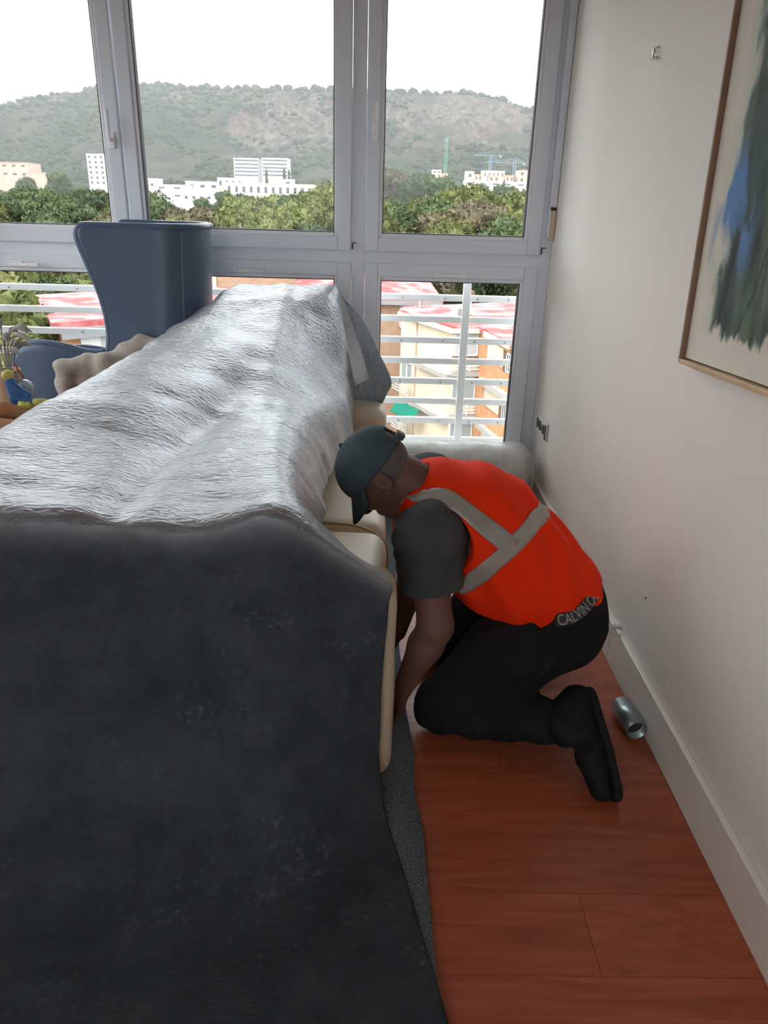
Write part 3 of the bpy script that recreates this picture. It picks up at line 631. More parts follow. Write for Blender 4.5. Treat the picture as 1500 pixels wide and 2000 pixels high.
# joints
PEL = V(.53, 1.93, .345); WAI = V(.415, 1.93, .455); CHE = V(.285, 1.93, .575); SHO = V(.175, 1.93, .645); NEC = V(.085, 1.93, .715)
HC = V(.012, 1.93, .725)
cw = V(-.85, 0, .52); cw /= np.linalg.norm(cw); fw = V(-.52, 0, -.85); fw /= np.linalg.norm(fw); lat = V(0, 1, 0)
HR = np.stack([fw, lat, cw], 1)       # columns: face direction, lateral, crown
hp = lambda f, l, c: HC + HR @ V(f, l, c)
SL, SR = V(.138, 1.752, .610), V(.155, 2.105, .632)
EL, ER = V(.172, 1.695, .385), V(.150, 2.12, .385)
WL, WR = V(.098, 1.735, .165), V(.085, 2.02, .165)
HIL, HIR = V(.525, 1.835, .325), V(.525, 2.03, .335)
KL, KR = V(.205, 1.755, .083), V(.235, 2.10, .083)
AL, AR = V(.505, 1.655, .115), V(.50, 2.16, .095)
lo, hi = (-.16, 1.40, -.01), (.80, 2.35, .92)

def hand(F, wr, d, pal, side, k=.006):
    """palm and five curled fingers: d = direction of the fingers, pal = palm normal, side = towards the thumb"""
    d = d / np.linalg.norm(d); side = side - d * (side @ d); side /= np.linalg.norm(side); n = np.cross(d, side); n *= np.sign(n @ pal)
    pc = wr + d * .045
    for s_ in (-.024, -.008, .008, .024): F.cone(wr + side * s_ * .7 + d * .005, pc + side * s_ + d * .04, .014, .0125, .012)
    for s_, ln in ((.030, .062), (.010, .072), (-.010, .067), (-.029, .052)):
        b0 = pc + side * s_ + d * .042; b1 = b0 + (d * .9 + n * .45) * ln * .42; b2 = b1 + (d * .45 + n * .9) * ln * .34; b3 = b2 + (-d * .1 + n) * ln * .28
        F.cone(b0, b1, .0098, .009, k); F.cone(b1, b2, .009, .0083, .004); F.cone(b2, b3, .0083, .007, .004)
    t0 = wr + d * .025 + side * .024; t1 = t0 + (side * .75 + d * .6 + n * .2) * .038; t2 = t1 + (d * .85 + n * .5 + side * .15) * .030
    F.cone(t0, t1, .0125, .0105, .010); F.cone(t1, t2, .0105, .0085, .004)

B = Field(lo, hi, .005)
# torso, legs (inside the clothes) and neck
B.cone(PEL, WAI, .125, .12, .03); B.cone(WAI, CHE, .12, .125, .03); B.cone(CHE, SHO, .125, .085, .03); B.cone(SL, SR, .055, .055, .04)
B.cone(SHO, hp(-.035, 0, -.075), .072, .060, .03)
for h_, k_, a_ in ((HIL, KL, AL), (HIR, KR, AR)):
    B.cone(h_, k_, .085, .052, .03); B.cone(k_, k_ + (a_ - k_) * .35, .048, .05, .02); B.cone(k_ + (a_ - k_) * .35, a_, .05, .032, .02)
B.cone(AL, V(.585, 1.55, .085), .034, .028, .02); B.cone(AR, V(.60, 2.19, .05), .034, .028, .02)
# arms and hands
for s_, e_, w_ in ((SL, EL, WL), (SR, ER, WR)):
    B.cone(s_, e_, .058, .046, .03); m_ = e_ + (w_ - e_) * .3; B.cone(e_, m_, .045, .046, .02); B.cone(m_, w_, .046, .029, .02)
hand(B, WL, V(-.22, .10, -.95), V(-1, 0, 0), V(-.25, .9, 0))
hand(B, WR, V(-.28, -.15, -.9), V(-1, 0, 0), V(-.2, -.9, 0))
# head: skull, jaw, chin, nose, lips, brow, ears
B.ell(hp(-.012, 0, .022), (.098, .076, .092), HR, .02); B.ell(hp(.022, 0, -.035), (.068, .060, .075), HR, .03); B.cone(hp(.062, -.018, -.088), hp(.062, .018, -.088), .024, .024, .03)
B.cone(hp(.088, 0, .012), hp(.108, 0, -.028), .010, .015, .012); B.cone(hp(.100, -.012, -.034), hp(.100, .012, -.034), .009, .009, .008)
B.cone(hp(.084, -.02, -.060), hp(.084, .02, -.060), .009, .009, .008); B.cone(hp(.082, -.018, -.070), hp(.082, .018, -.070), .009, .009, .008)
B.cone(hp(.080, -.038, .024), hp(.080, .038, .024), .012, .012, .012)
for s_ in (-1, 1):
    B.ell(hp(.083, s_ * .032, .006), (.012, .014, .010), HR, .008, sub=True)
    B.ell(hp(-.010, s_ * .078, -.010), (.020, .010, .032), HR, .006); B.ell(hp(-.006, s_ * .088, -.008), (.010, .008, .018), HR, .004, sub=True)
    B.ell(hp(.062, s_ * .042, -.022), (.026, .02, .022), HR, .02)
link('body', B.mesh('body'), M['skin'], man, True, True)
for s_ in (-1, 1):
    e_ = MB().ico(hp(.073, s_ * .032, .006), .0125, 2).build('eye', M['eyew'], man, True, True)
    keep(MB().ico(hp(.0825, s_ * .032, .0055), .0055, 2).build('iris', M['dark'], e_, True))
H_ = Field(HC - .17, HC + .17, .005); H_.ell(hp(-.013, 0, .022), (.1015, .0795, .0955), HR, .0)
H_.cut(H_.lo, H_.lo + H_.h * H_.n, lambda P: ((P - HC) @ HR)[..., 0] * .8 - ((P - HC) @ HR)[..., 2] * .6 - .012, .006)
H_.cut(H_.lo, H_.lo + H_.h * H_.n, lambda P: -.060 - ((P - HC) @ HR)[..., 2], .006)
for s_ in (-1, 1): H_.ell(hp(-.004, s_ * .085, -.012), (.030, .03, .036), HR, .004, sub=True)
link('hair', H_.mesh('hair'), M['hair'], man, True, True)

# cap: panels, brim, button and strap
capR = Field(HC - .2, HC + .2, .0045); capR.ell(hp(-.014, 0, .030), (.112, .088, .098), HR, 0)
capR.cut(capR.lo, capR.lo + capR.h * capR.n, lambda P: .020 + .10 * ((P - HC) @ HR)[..., 0] - ((P - HC) @ HR)[..., 2], .006)
capR.ell(hp(-.118, 0, .035), (.022, .032, .02), HR, .006, sub=True)
cap = link('cap', capR.mesh('cap'), M['cap'], man, True, True)
bp_ = []
for i in range(11):
    th = math.radians(-68 + 136 * i / 10); c0 = hp(-.014 + .104 * math.cos(th), .082 * math.sin(th), .030)
    ln = .072 * math.cos(th * .95) ** .6
    bp_.append([c0 + HR @ V(ln * t_, 0, -.55 * ln * t_ - .010 * math.sin(th) ** 2 * t_ - .012 * t_) for t_ in np.linspace(0, 1, 7)])
gb = np.array(bp_); ni, nj = gb.shape[:2]; ii, jj = np.meshgrid(np.arange(ni - 1), np.arange(nj - 1), indexing='ij'); a = (ii * nj + jj).ravel()
bo = link('brim', np_mesh('brim', gb.reshape(-1, 3), np.stack([a, a + 1, a + nj + 1, a + nj], 1)), M['cap'], cap, True)
so = bo.modifiers.new('thickness', 'SOLIDIFY'); so.thickness = .004; so.offset = 0
keep(bo)
keep(MB().ico(hp(-.014, 0, .129), (.007, .007, .007), 2).build('button', M['cap'], cap, True))
stp = [hp(-.014 - .112 * math.cos(t_), .088 * math.sin(t_), .012) for t_ in np.linspace(-.5, .5, 9)]
keep(MB().tube(stp, .007, 8).build('strap', M['dark'], cap, True))
keep(MB().box((-.008, -.014, -.012), (.008, .014, .012), bev=.002, T=Matrix.Translation(hp(-.128, -.01, .012)) @ Matrix(HR.tolist()).to_4x4()).build('buckle', M['dark'], cap))

# trousers
T_ = Field(lo, hi, .006)
T_.cone(PEL, WAI, .158, .145, .03, (1, 1.12, 1))
for (h_, k_, a_, s_) in ((HIL, KL, AL, -1), (HIR, KR, AR, 1)):
    mid = h_ + (k_ - h_) * .45 + V(0, s_ * .008, .012)
    T_.cone(h_ + V(.02, 0, -.015), mid, .125, .118, .05); T_.cone(mid, k_ + V(.012, 0, .008), .118, .079, .03); T_.cone(k_, k_ + (a_ - k_) * .4 + V(0, 0, .006), .078, .076, .02)
    T_.cone(k_ + (a_ - k_) * .4 + V(0, 0, .006), k_ + (a_ - k_) * 1.0, .076, .062, .02)
P = T_.all(); fold = .0045 * vnoise(P * np.array([1.6, 1, 1.6]), 11, 4, 2) + .003 * np.sin((P @ V(.75, .1, -.55)) * 95 + 4 * vnoise(P, 7, 6)) * (P[..., 2] < .32)
T_.F += fold.astype(np.float32)
sdir = V(-.756, 0, .654); qd0 = V(.654, 0, .756)
T_.cut(lo, hi, lambda P: np.where(P @ qd0 > .57, (P @ sdir) + .118, -1.0), .006)          # cut at the waist, under the vest
T_.cut(lo, hi, lambda P: .004 - P[..., 2], .004)
tro = link('trousers', T_.mesh('trousers'), M['trousers'], man, True, True)

# T-shirt: chest and sleeves
S_ = Field(lo, hi, .006)
S_.cone(WAI, CHE, .150, .150, .03, (1, 1.05, 1)); S_.cone(CHE, SHO, .150, .095, .04, (1, 1.1, 1)); S_.cone(SL + V(.02, .02, .005), SR + V(.02, -.02, 0), .078, .078, .04)
for s_, e_ in ((SL, EL), (SR, ER)):
    q_ = s_ + (e_ - s_) * .60; S_.cone(s_ + V(.008, 0, .004), q_, .094, .082, .03)
P = S_.all(); S_.F += (.005 * vnoise(P, 13, 14, 2) + .003 * np.sin(P[..., 2] * 120 + 5 * vnoise(P, 8, 3))).astype(np.float32)
for s_, e_ in ((SL, EL), (SR, ER)):
    d_ = (e_ - s_) / np.linalg.norm(e_ - s_); q_ = s_ + (e_ - s_) * .58
    S_.cut(q_ - .13, q_ + .13, lambda P, d_=d_, q_=q_: np.where(np.linalg.norm(P - q_, axis=-1) < .125, np.minimum((P - q_) @ d_, 1), -1), .004)
link('t_shirt', S_.mesh('t_shirt'), M['tshirt'], man, True, True)

# hi-vis vest
Vf = Field(lo, hi, .006); y_sq = (1, 1.14, 1)
Vf.cone(PEL + V(-.01, 0, .01), WAI, .170, .172, .03, y_sq); Vf.cone(WAI, CHE + V(.0, 0, 0), .172, .176, .03, y_sq); Vf.cone(CHE, SHO + V(.015, 0, .0), .176, .118, .04, y_sq)
Vf.cone(SL + V(.03, .06, .0), SR + V(.03, -.06, .0), .092, .092, .05)
P = Vf.all(); qd = V(.654, 0, .756)
near = np.exp(-((P[..., 1] - 1.75) / .12) ** 2)
Vf.F += (.006 * vnoise(P * np.array([1, 1, 1]), 9, 21, 2) + .0065 * np.sin((P @ V(.9, .25, .35)) * 62 + 4.5 * vnoise(P, 5, 23)) * np.clip((P @ sdir) * 3 + .9, .15, 1)).astype(np.float32)
for s_, e_, sg in ((SL, EL, -1), (SR, ER, 1)):            # armholes
    a_ = s_ + V(.022, -sg * .005, -.012); b_ = a_ + V(.01, sg * .2, -.05)
    def hole(P, a_=a_, b_=b_):
        ap = P - a_; ab = b_ - a_; t = np.clip((ap @ ab) / (ab @ ab), 0, 1); return .098 - np.linalg.norm(ap - t[..., None] * ab, axis=-1)
    Vf.cut(np.minimum(a_, b_) - .1, np.maximum(a_, b_) + .1, hole, .006)
nb = SHO + V(-.075, 0, .055); na = SHO + V(-.25, 0, .17)
def nhole(P):
    ap = P - nb; ab = na - nb; t = np.clip((ap @ ab) / (ab @ ab), 0, 1); return .072 - np.linalg.norm(ap - t[..., None] * ab, axis=-1)
Vf.cut(np.minimum(na, nb) - .12, np.maximum(na, nb) + .12, nhole, .006)
hq = np.array([.30, .43, .49, .56, .66, .80]); ht = np.array([.14, .10, -.04, -.165, -.215, -.225])
Vf.cut(lo, hi, lambda P: np.interp(P @ qd, hq, ht) - (P @ sdir) + .006 * np.sin(P @ V(30, 60, 20)), .006)
vme = Vf.mesh('vest'); vest = link('vest', vme, M['vest'], man, True, True)
vb = bvh_of(vme)

def ribbon_map(bvh, path, width, off):
    """returns f(u, v): points on a strip of given width that follows a path on a surface"""
    pth = catmull(path, 12); d = np.r_[0, np.cumsum(np.linalg.norm(np.diff(pth, axis=0), axis=1))]; Lt = d[-1]
    def f(u, v):
        s_ = u * Lt; p = np.array([np.interp(s_, d, pth[:, i]) for i in range(3)]); p2 = np.array([np.interp(min(s_ + .01, Lt), d, pth[:, i]) for i in range(3)]); p1 = np.array([np.interp(max(s_ - .01, 0), d, pth[:, i]) for i in range(3)])
        co, n, _, _ = bvh.find_nearest(Vector(p)); n = np.array(n); t_ = p2 - p1; t_ = t_ - n * (t_ @ n); t_ /= np.linalg.norm(t_) + 1e-9; sd = np.cross(n, t_)
        q = np.array(co) + sd * v * width; co2, n2, _, _ = bvh.find_nearest(Vector(q)); n2 = np.array(n2)
        return np.array(co2) + n2 * off
    return f, Lt
def ribbon(name, bvh, path, width, mat_, parent, off=.003, nu=40, nv=6):
    f, _ = ribbon_map(bvh, path, width, off)
    g = np.array([[f(u, v) for v in np.linspace(-.5, .5, nv)] for u in np.linspace(0, 1, nu)])
    for _ in range(2): g[1:-1] = .5 * g[1:-1] + .25 * (g[:-2] + g[2:])
    ni, nj = g.shape[:2]; ii, jj = np.meshgrid(np.arange(ni - 1), np.arange(nj - 1), indexing='ij'); a = (ii * nj + jj).ravel()
    o = link(name, np_mesh(name, g.reshape(-1, 3), np.stack([a, a + 1, a + nj + 1, a + nj], 1)), mat_, parent, True)
    keep(o)
    so = o.modifiers.new('thickness', 'SOLIDIFY'); so.thickness = .0025; so.offset = 0
    return o
def surf(bvh, px, py):
    d = CAMROT @ np.array([px - 750.0, py - 1000.0, FPX]); d /= np.linalg.norm(d); co, n, i, dist = bvh.ray_cast(Vector(EYE), Vector(d))
    return None if co is None else np.array(co)
def path_on(bvh, pix): return [p for p in (surf(bvh, *q) for q in pix) if p is not None]
pa = path_on(vb, [(785, 985), (815, 968), (855, 970), (895, 985), (935, 1018), (970, 1045), (1000, 1070)])
pb = path_on(vb, [(1062, 985), (1045, 1015), (1022, 1045), (990, 1078), (955, 1108), (915, 1140), (895, 1150)])
tail = lambda p: [p + V(.02, .08, -.02), p + V(.03, .16, -.05), p + V(.02, .22, -.10)]
if len(pb) > 1: pb = tail(pb[0])[::-1] + pb
ribbon('reflective_band', vb, pa, .052, M['band'], vest, nu=40)
ribbon('reflective_band', vb, pb, .050, M['band'], vest, nu=46)

# underwear waistband with its lettering, showing between vest and trousers
tb = bvh_of(tro.data)
wp = path_on(tb, [(1085, 1212), (1115, 1206), (1138, 1190), (1156, 1167), (1169, 1142)])
if len(wp) < 3: wp = [V(.56, 1.80, .36), V(.60, 1.83, .39), V(.63, 1.87, .42), V(.64, 1.92, .43)]
wb = ribbon('waistband', tb, wp, .034, M['elastic'], man, .004)
fnt = bpy.data.curves.new('lettering', 'FONT'); fnt.body = 'CALVIN CALVIN'; fnt.size = 1.0; fnt.extrude = 0
fo_ = bpy.data.objects.new('lettering_tmp', fnt); C.objects.link(fo_); dg = bpy.context.evaluated_depsgraph_get()
lm = bpy.data.meshes.new_from_object(fo_.evaluated_get(dg)); bpy.data.objects.remove(fo_)
f_, Lt = ribbon_map(tb, wp, .034, .0062)
lv = np.array([v.co[:] for v in lm.vertices]); mnx, mxx = lv[:, 0].min(), lv[:, 0].max(); mny, mxy = lv[:, 1].min(), lv[:, 1].max()
SGN = -1.0
for v_, c_ in zip(lm.vertices, lv):
    v_.co = Vector(f_(.03 + .94 * (c_[0] - mnx) / (mxx - mnx), SGN * (.42 - .84 * (c_[1] - mny) / (mxy - mny))))
lo_ = link('lettering', lm, M['letter'], wb); keep(lo_)
so = lo_.modifiers.new('thickness', 'SOLIDIFY'); so.thickness = .0012

# shoes
def shoe(pts, sole_n, up, name='shoe'):
    heel, ball, toe, ank = pts
    F = Field(np.min(pts, 0) - .1, np.max(pts, 0) + .1, .0045)
    F.cone(heel, ball, .038, .042, .02); F.cone(ball, toe, .042, .030, .02); F.cone(heel + up * .01, ank, .043, .052, .03); F.cone((heel + ball) / 2, ank + (ball - ank) * .25, .036, .050, .03)
    F.cut(F.lo, F.lo + F.h * F.n, lambda P: (P - heel) @ sole_n - .030, .004)
    P = F.all(); F.F += (.0022 * vnoise(P, 26, 3, 2)).astype(np.float32)
    s_ = link(name, F.mesh(name), M['shoe'], man, True, True)
    G_ = Field(np.min(pts, 0) - .1, np.max(pts, 0) + .1, .0045); o = sole_n * .033
    G_.cone(heel + o, ball + o, .044, .049, .01); G_.cone(ball + o, toe + o * .9, .049, .036, .01)
    G_.cut(G_.lo, G_.lo + G_.h * G_.n, lambda P: (P - heel) @ sole_n - .046, .003); G_.cut(G_.lo, G_.lo + G_.h * G_.n, lambda P: .024 - (P - heel) @ sole_n, .003)
    so_ = link('sole', G_.mesh('sole'), M['sole'], s_, True); keep(so_)
    return s_
def on_sole(h_, t_): return (t_ - h_) / np.linalg.norm(t_ - h_)
hL, bL, tL = V(.572, 1.665, .165), V(.592, 1.555, .085), V(.604, 1.485, .036)
axis = on_sole(hL, tL); nL = V(1, .10, .05); nL -= axis * (nL @ axis); nL /= np.linalg.norm(nL)
sh = shoe([hL, bL, tL, V(.520, 1.640, .130)], nL, V(-.3, .3, .9))
bd = V(.545, 1.600, .125); keep(MB().lathe([(0, .004), (.008, .004), (.009, .003), (.013, .003), (.015, 0)], 16, Matrix.Translation(V(.560, 1.582, .128)) @ Vector((-.05, -.9, .45)).to_track_quat('Z', 'Y').to_matrix().to_4x4()).build('badge', M['badge'], sh, True))
hR, bR, tR = V(.565, 2.17, .145), V(.60, 2.20, .075), V(.605, 2.215, .034)
axis = on_sole(hR, tR); nR = V(1, -.05, .2); nR -= axis * (nR @ axis); nR /= np.linalg.norm(nR)
shoe([hR, bR, V(.61, 2.23, .036), V(.515, 2.16, .11)], nR, V(-.3, 0, .9))

# ------------------------------------------------------------------ wing armchair and what is around it
M['navy'] = mat('navy_leather', (.070, .110, .180), rough=.38, spec=.45, var=(.085, .128, .20), vscale=3, bump=.06, bscale=160)
M['pipe'] = mat('navy_piping', (.12, .16, .22), rough=.4, bump=.04)
YC, HW = 3.39, .24
ch = thing('wing_armchair', 'navy blue leather wing armchair with curved back in front of the window', 'armchair', (-1.15, YC, 0))
# side outline (x, z): armrest, dip, concave wing edge, top, back
NC, NL, NU = 44, 14, 30; XJ = -1.135
xback = lambda z: np.interp(z, [.36, .7, 1.0, 1.3], [-.80, -.745, -.735, -.725])
wing = catmull([(.80, XJ), (.86, -1.122), (.95, -1.126), (1.05, -1.148), (1.15, -1.182), (1.23, -1.210), (1.275, -1.216), (1.30, -1.195)], 6)
armf = lambda z: np.interp(z, [.36, .45, .55, .65, .74], [-1.40, -1.47, -1.515, -1.54, -1.545])
armt = catmull([(-1.545, .735), (-1.528, .79), (-1.49, .822), (-1.42, .832), (-1.32, .822), (-1.22, .798), (XJ, .80)], 6)
def lateral(x, z):
    xb = xback(z); xr = xb - .19
    wf = np.interp(z, [.36, .6, .85, 1.3], [.80, 1.0, .99, .86]) * HW * np.interp(x, [-1.55, -1.40, -1.2], [.93, 1, 1])
    t = np.clip((x - xr) / (xb - xr), 0, 1); return wf * np.sqrt(np.maximum(1 - t ** 2.4, 0))
K1 = len(armt); ub = 1 - (1 - np.linspace(0, 1, NC)) ** 1.6
V_, Q_ = [], []
low = []
for t in np.linspace(0, 1, NL):
    r_ = []
    for k in range(K1):
        z = .36 + (armt[k, 1] - .36) * t; f0 = armf(min(z, .74)); s_ = (armt[k, 0] + 1.545) / (XJ + 1.545); xj = -1.10 + (XJ + 1.10) * t
        xa = f0 + (xj - f0) * s_; r_.append((xa + (armt[k, 0] - xa) * t ** 3, z))
    for k in range(1, NC):
        z = .36 + .44 * t; xj = -1.10 + (XJ + 1.10) * t; r_.append((xj + (xback(z) - xj) * ub[k], z))
    low.append(r_)
upp = []
for t in np.linspace(0, 1, NU):
    z = .80 + .50 * t; xf = np.interp(z, wing[:, 0], wing[:, 1]); upp.append([(xf + (xback(z) - xf) * ub[k], z) for k in range(NC)])
def grid3(g, s_):
    g = np.array(g); W_ = lateral(g[..., 0], g[..., 1]); W_[:, -1] = 0
    return np.stack([g[..., 0], YC + s_ * W_, g[..., 1]], -1)
def drop(q, s_):
    return q if s_ < 0 else q - np.stack([q[..., 0] * 0, q[..., 0] * 0, .10 * np.clip((-1.16 - q[..., 0]) / .10, 0, 1) * np.clip((q[..., 2] - .5) / .25, 0, 1)], -1)
for g, in ((low,), (upp,)):
    for s_ in (-1, 1):
        q = drop(grid3(g, s_), s_); ni, nj = q.shape[:2]; b0 = len(V_); V_.extend(q.reshape(-1, 3).tolist())
        for i in range(ni - 1):
            for j in range(nj - 1):
                c_ = (b0 + i * nj + j, b0 + i * nj + j + 1, b0 + (i + 1) * nj + j + 1, b0 + (i + 1) * nj + j)
                Q_.append(c_ if s_ < 0 else c_[::-1])
sme = bpy.data.meshes.new('shell'); sme.from_pydata(V_, [], Q_); bm = bmesh.new(); bm.from_mesh(sme); bmesh.ops.remove_doubles(bm, verts=bm.verts[:], dist=.0006); bmesh.ops.recalc_face_normals(bm, faces=bm.faces[:])
cen = Vector((-1.05, YC, .9)); bm.faces.ensure_lookup_table(); tot = sum(f.normal.dot(f.calc_center_median() - cen) * f.calc_area() for f in bm.faces)
if tot < 0: bmesh.ops.reverse_faces(bm, faces=bm.faces[:])
bm.to_mesh(sme); bm.free()
shell = link('shell', sme, M['navy'], ch, True, True)
so = shell.modifiers.new('thickness', 'SOLIDIFY'); so.thickness = .04; so.offset = -1; so.use_rim = True
for s_ in (-1, 1):
    lw = grid3(low, s_); up = grid3(upp, s_); edge = np.concatenate([lw[:, 0], lw[-1, 1:K1], up[1:, 0], up[-1, 1:]]); edge = drop(edge, s_); edge[:, 1] -= s_ * .012
    MB().tube(edge, .014, 8).build('rim_piping', M['navy'], ch, True, True)
zz = np.linspace(.45, 1.285, 20); MB().tube([(xback(z) - .075, YC - lateral(xback(z) - .075, z) - .001, z) for z in zz], .005, 6).build('back_seam', M['pipe'], ch, True, True)
Fs = Field((-1.55, YC - .26, .30), (-.82, YC + .26, .56), .012); Pq = Fs.all(); cc = np.array([-1.17, YC, .43]); hb = np.array([.32, .205, .07])
dq = np.abs(Pq - cc) - (hb - .045); Fs.F = (np.linalg.norm(np.maximum(dq, 0), axis=-1) + np.minimum(dq.max(-1), 0) - .045).astype(np.float32)
link('seat_cushion', Fs.mesh('seat_cushion'), M['navy'], ch, True, True)
MB().tube([(-1.13, YC, .03), (-1.13, YC, .36)], .03, 14).build('pedestal', M['footm'], ch, True, True)
for k in range(4):
    th = math.pi / 4 + k * math.pi / 2; MB().tube([(-1.13, YC, .05), (-1.13 + .25 * math.cos(th), YC + .25 * math.sin(th), .016)], [.02, .014], 10).build('base_leg', M['footm'], ch, True, True)

M['fleece'] = mat('beige_fleece', (.36, .32, .275), rough=.95, spec=.2, sheen=.3, var=(.41, .365, .32), vscale=9, bump=.4, bscale=120)
Ft = Field((-1.42, 2.93, .5), (-.78, 3.30, .95), .009)
Ft.cone((-1.285, 3.09, .57), (-1.295, 3.09, .72), .055, .055, .02, (1, .8, 1)); Ft.cone((-1.19, 3.10, .57), (-1.20, 3.10, .735), .055, .05, .02, (1, .8, 1)); Ft.cone((-1.10, 3.09, .57), (-1.12, 3.09, .755), .07, .055, .03, (1, .75, 1)); Ft.cone((-1.295, 3.09, .745), (-1.20, 3.095, .765), .042, .034, .012); Ft.cone((-1.20, 3.095, .765), (-1.09, 3.10, .735), .034, .022, .012)
Ft.cone((-1.12, 3.12, .74), (-.99, 3.12, .835), .045, .045, .03); Ft.cone((-1.00, 3.115, .62), (-.985, 3.115, .80), .075, .055, .03, (1, .75, 1)); Ft.cone((-.985, 3.12, .825), (-.90, 3.10, .825), .045, .04, .03); Ft.cone((-.9, 3.11, .6), (-.9, 3.1, .8), .06, .05, .03)
Ft.cone((-1.25, 3.15, .60), (-.9, 3.15, .78), .05, .05, .03)
Pq = Ft.all(); Ft.F += (.010 * vnoise(Pq, 11, 31, 3) + .006 * np.sin((Pq @ V(30, 5, 55)) + 3 * vnoise(Pq, 6, 2))).astype(np.float32)
tag(link('fleece_throw', Ft.mesh('fleece_throw'), M['fleece'], None, True), 'beige fleece throw bundled over the arm of the navy armchair', 'throw')

# side table beyond the sofa with small ornaments
M['tablewood'] = mat('dark_table_wood', (.10, .065, .045), rough=.4, var=(.15, .09, .06), vscale=6, bump=.1, bstretch=(2, 20, 20), bscale=6)
M['ocloth'] = mat('orange_woven_cloth', (.42, .16, .07), rough=.9, var=(.50, .34, .20), vscale=9, bump=.4, bscale=90)
M['toyblue'] = mat('toy_blue', (.03, .12, .32), rough=.5, bump=.05); M['toyyellow'] = mat('toy_yellow', (.55, .50, .12), rough=.5, bump=.05)
M['ballglass'] = mat('pale_blue_glass', (.30, .40, .46), rough=.15, spec=.7, var=(.42, .5, .55), vscale=6, coat=.5, bump=.02)
M['red'] = mat('red_string', (.45, .04, .05), rough=.7, bump=.1)
M['plume'] = mat('dried_grass', (.30, .29, .25), rough=.9, var=(.42, .40, .35), vscale=8, bump=.2)
M['straw'] = mat('straw_bundle', (.55, .36, .24), rough=.85, var=(.66, .5, .38), vscale=10, bump=.3, bstretch=(40, 40, 4), bscale=6)
tbx, tby, tbz = -1.36, 2.52, .665
st_ = thing('side_table', 'small dark wooden side table behind the covered sofa', 'table', (tbx, tby, 0))
MB().box((-.26, -.26, tbz - .03), (.26, .26, tbz), bev=.006).build('table_top', M['tablewood'], st_)
for sx in (-1, 1):
    for sy in (-1, 1): MB().box((sx * .235 - .018, sy * .235 - .018, 0), (sx * .235 + .018, sy * .235 + .018, tbz - .03), bev=.004).build('leg', M['tablewood'], st_)
Fc = Field((tbx - .27, tby - .27, tbz - .02), (tbx + .3, tby + .27, tbz + .17), .009)
Fc.cone((tbx - .12, tby - .05, tbz + .045), (tbx + .20, tby + .02, tbz + .040), .06, .035, .03); Fc.cone((tbx - .1, tby + .1, tbz + .04), (tbx + .15, tby + .1, tbz + .03), .05, .03, .03); Fc.cone((tbx - .12, tby - .12, tbz + .03), (tbx + .17, tby - .1, tbz + .02), .04, .025, .03)
Pq = Fc.all(); Fc.F += (.006 * vnoise(Pq, 14, 3, 2)).astype(np.float32); Fc.cut(Fc.lo, Fc.lo + Fc.h * Fc.n, lambda P: tbz + .001 - P[..., 2], .002)
tag(link('woven_cloth', Fc.mesh('woven_cloth'), M['ocloth'], None, True), 'orange and tan woven cloth heaped on the dark side table', 'cloth')
tz = tbz + .085
fx, fy = tbx + .15, tby - .02
fg = thing('toy_figure', 'small blue and yellow toy figure sitting on the orange cloth', 'toy', (fx, fy, tz))
Fb = Field((-.06, -.05, -.02), (.08, .05, .14), .004); Fb.cone((-.02, 0, .015), (-.03, 0, .075), .022, .018, .01); Fb.cone((-.025, 0, .06), (.03, -.01, .03), .012, .010, .01); Fb.cone((-.02, -.01, .02), (.045, -.015, .005), .014, .011, .008)
link('torso', Fb.mesh('torso'), M['toyblue'], fg, True)
MB().ico((-.035, 0, .092), .020, 2).build('head', M['toyyellow'], fg, True); MB().tube([(.0, -.02, .0), (.03, -.025, -.004)], [.014, .012], 8).ico((.032, -.025, -.002), .014, 1).build('foot', M['toyyellow'], fg, True)
MB().tube([(.045, -.015, .006), (.085, -.012, .004)], [.013, .016], 8).build('foot', M['toyyellow'], fg, True)
bl = thing('glass_ball', 'pale blue glass ball with red string beside the toy figure', 'ball', (fx - .012, fy + .06, tz + .034))
MB().ico((0, 0, .0), .032, 3).build('globe', M['ballglass'], bl, True); MB().tube([(0, 0, .036), (-.006, 0, .052), (-.012, 0, .058), (-.016, 0, .07), (-.022, .0, .085)], .003, 6).build('string', M['red'], bl, True)
vz = thing('dried_grass_vase', 'straw wrapped vase of grey dried grass plumes beside the armchair', 'vase', (tbx + .075, tby + .06, tbz))
MB().lathe([(0, .001), (.05, .001), (.055, .05), (.05, .12), (.042, .17), (.046, .18), (.035, .18), (.03, .02), (0, .02)], 20).build('vase', M['straw'], vz, True)
rp = random.Random(4)
for k in range(16):
    a_ = rp.uniform(0, 6.28); l_ = rp.uniform(.12, .24); bend = rp.uniform(.04, .11)
    p0 = (0.01 * math.cos(a_), .01 * math.sin(a_), .15); p1 = (.03 * math.cos(a_), .03 * math.sin(a_), .15 + l_ * .6); p2 = (bend * math.cos(a_), bend * math.sin(a_), .15 + l_ * .85); p3 = (bend * 1.6 * math.cos(a_), bend * 1.6 * math.sin(a_), .15 + l_ * .78)
    pts = catmull([p0, p1, p2, p3], 5); MB().tube(pts, list(np.interp(np.linspace(0, 1, len(pts)), [0, .45, .75, 1], [.002, .002, .011, .001])), 6).build('plume', M['plume'], vz, True)

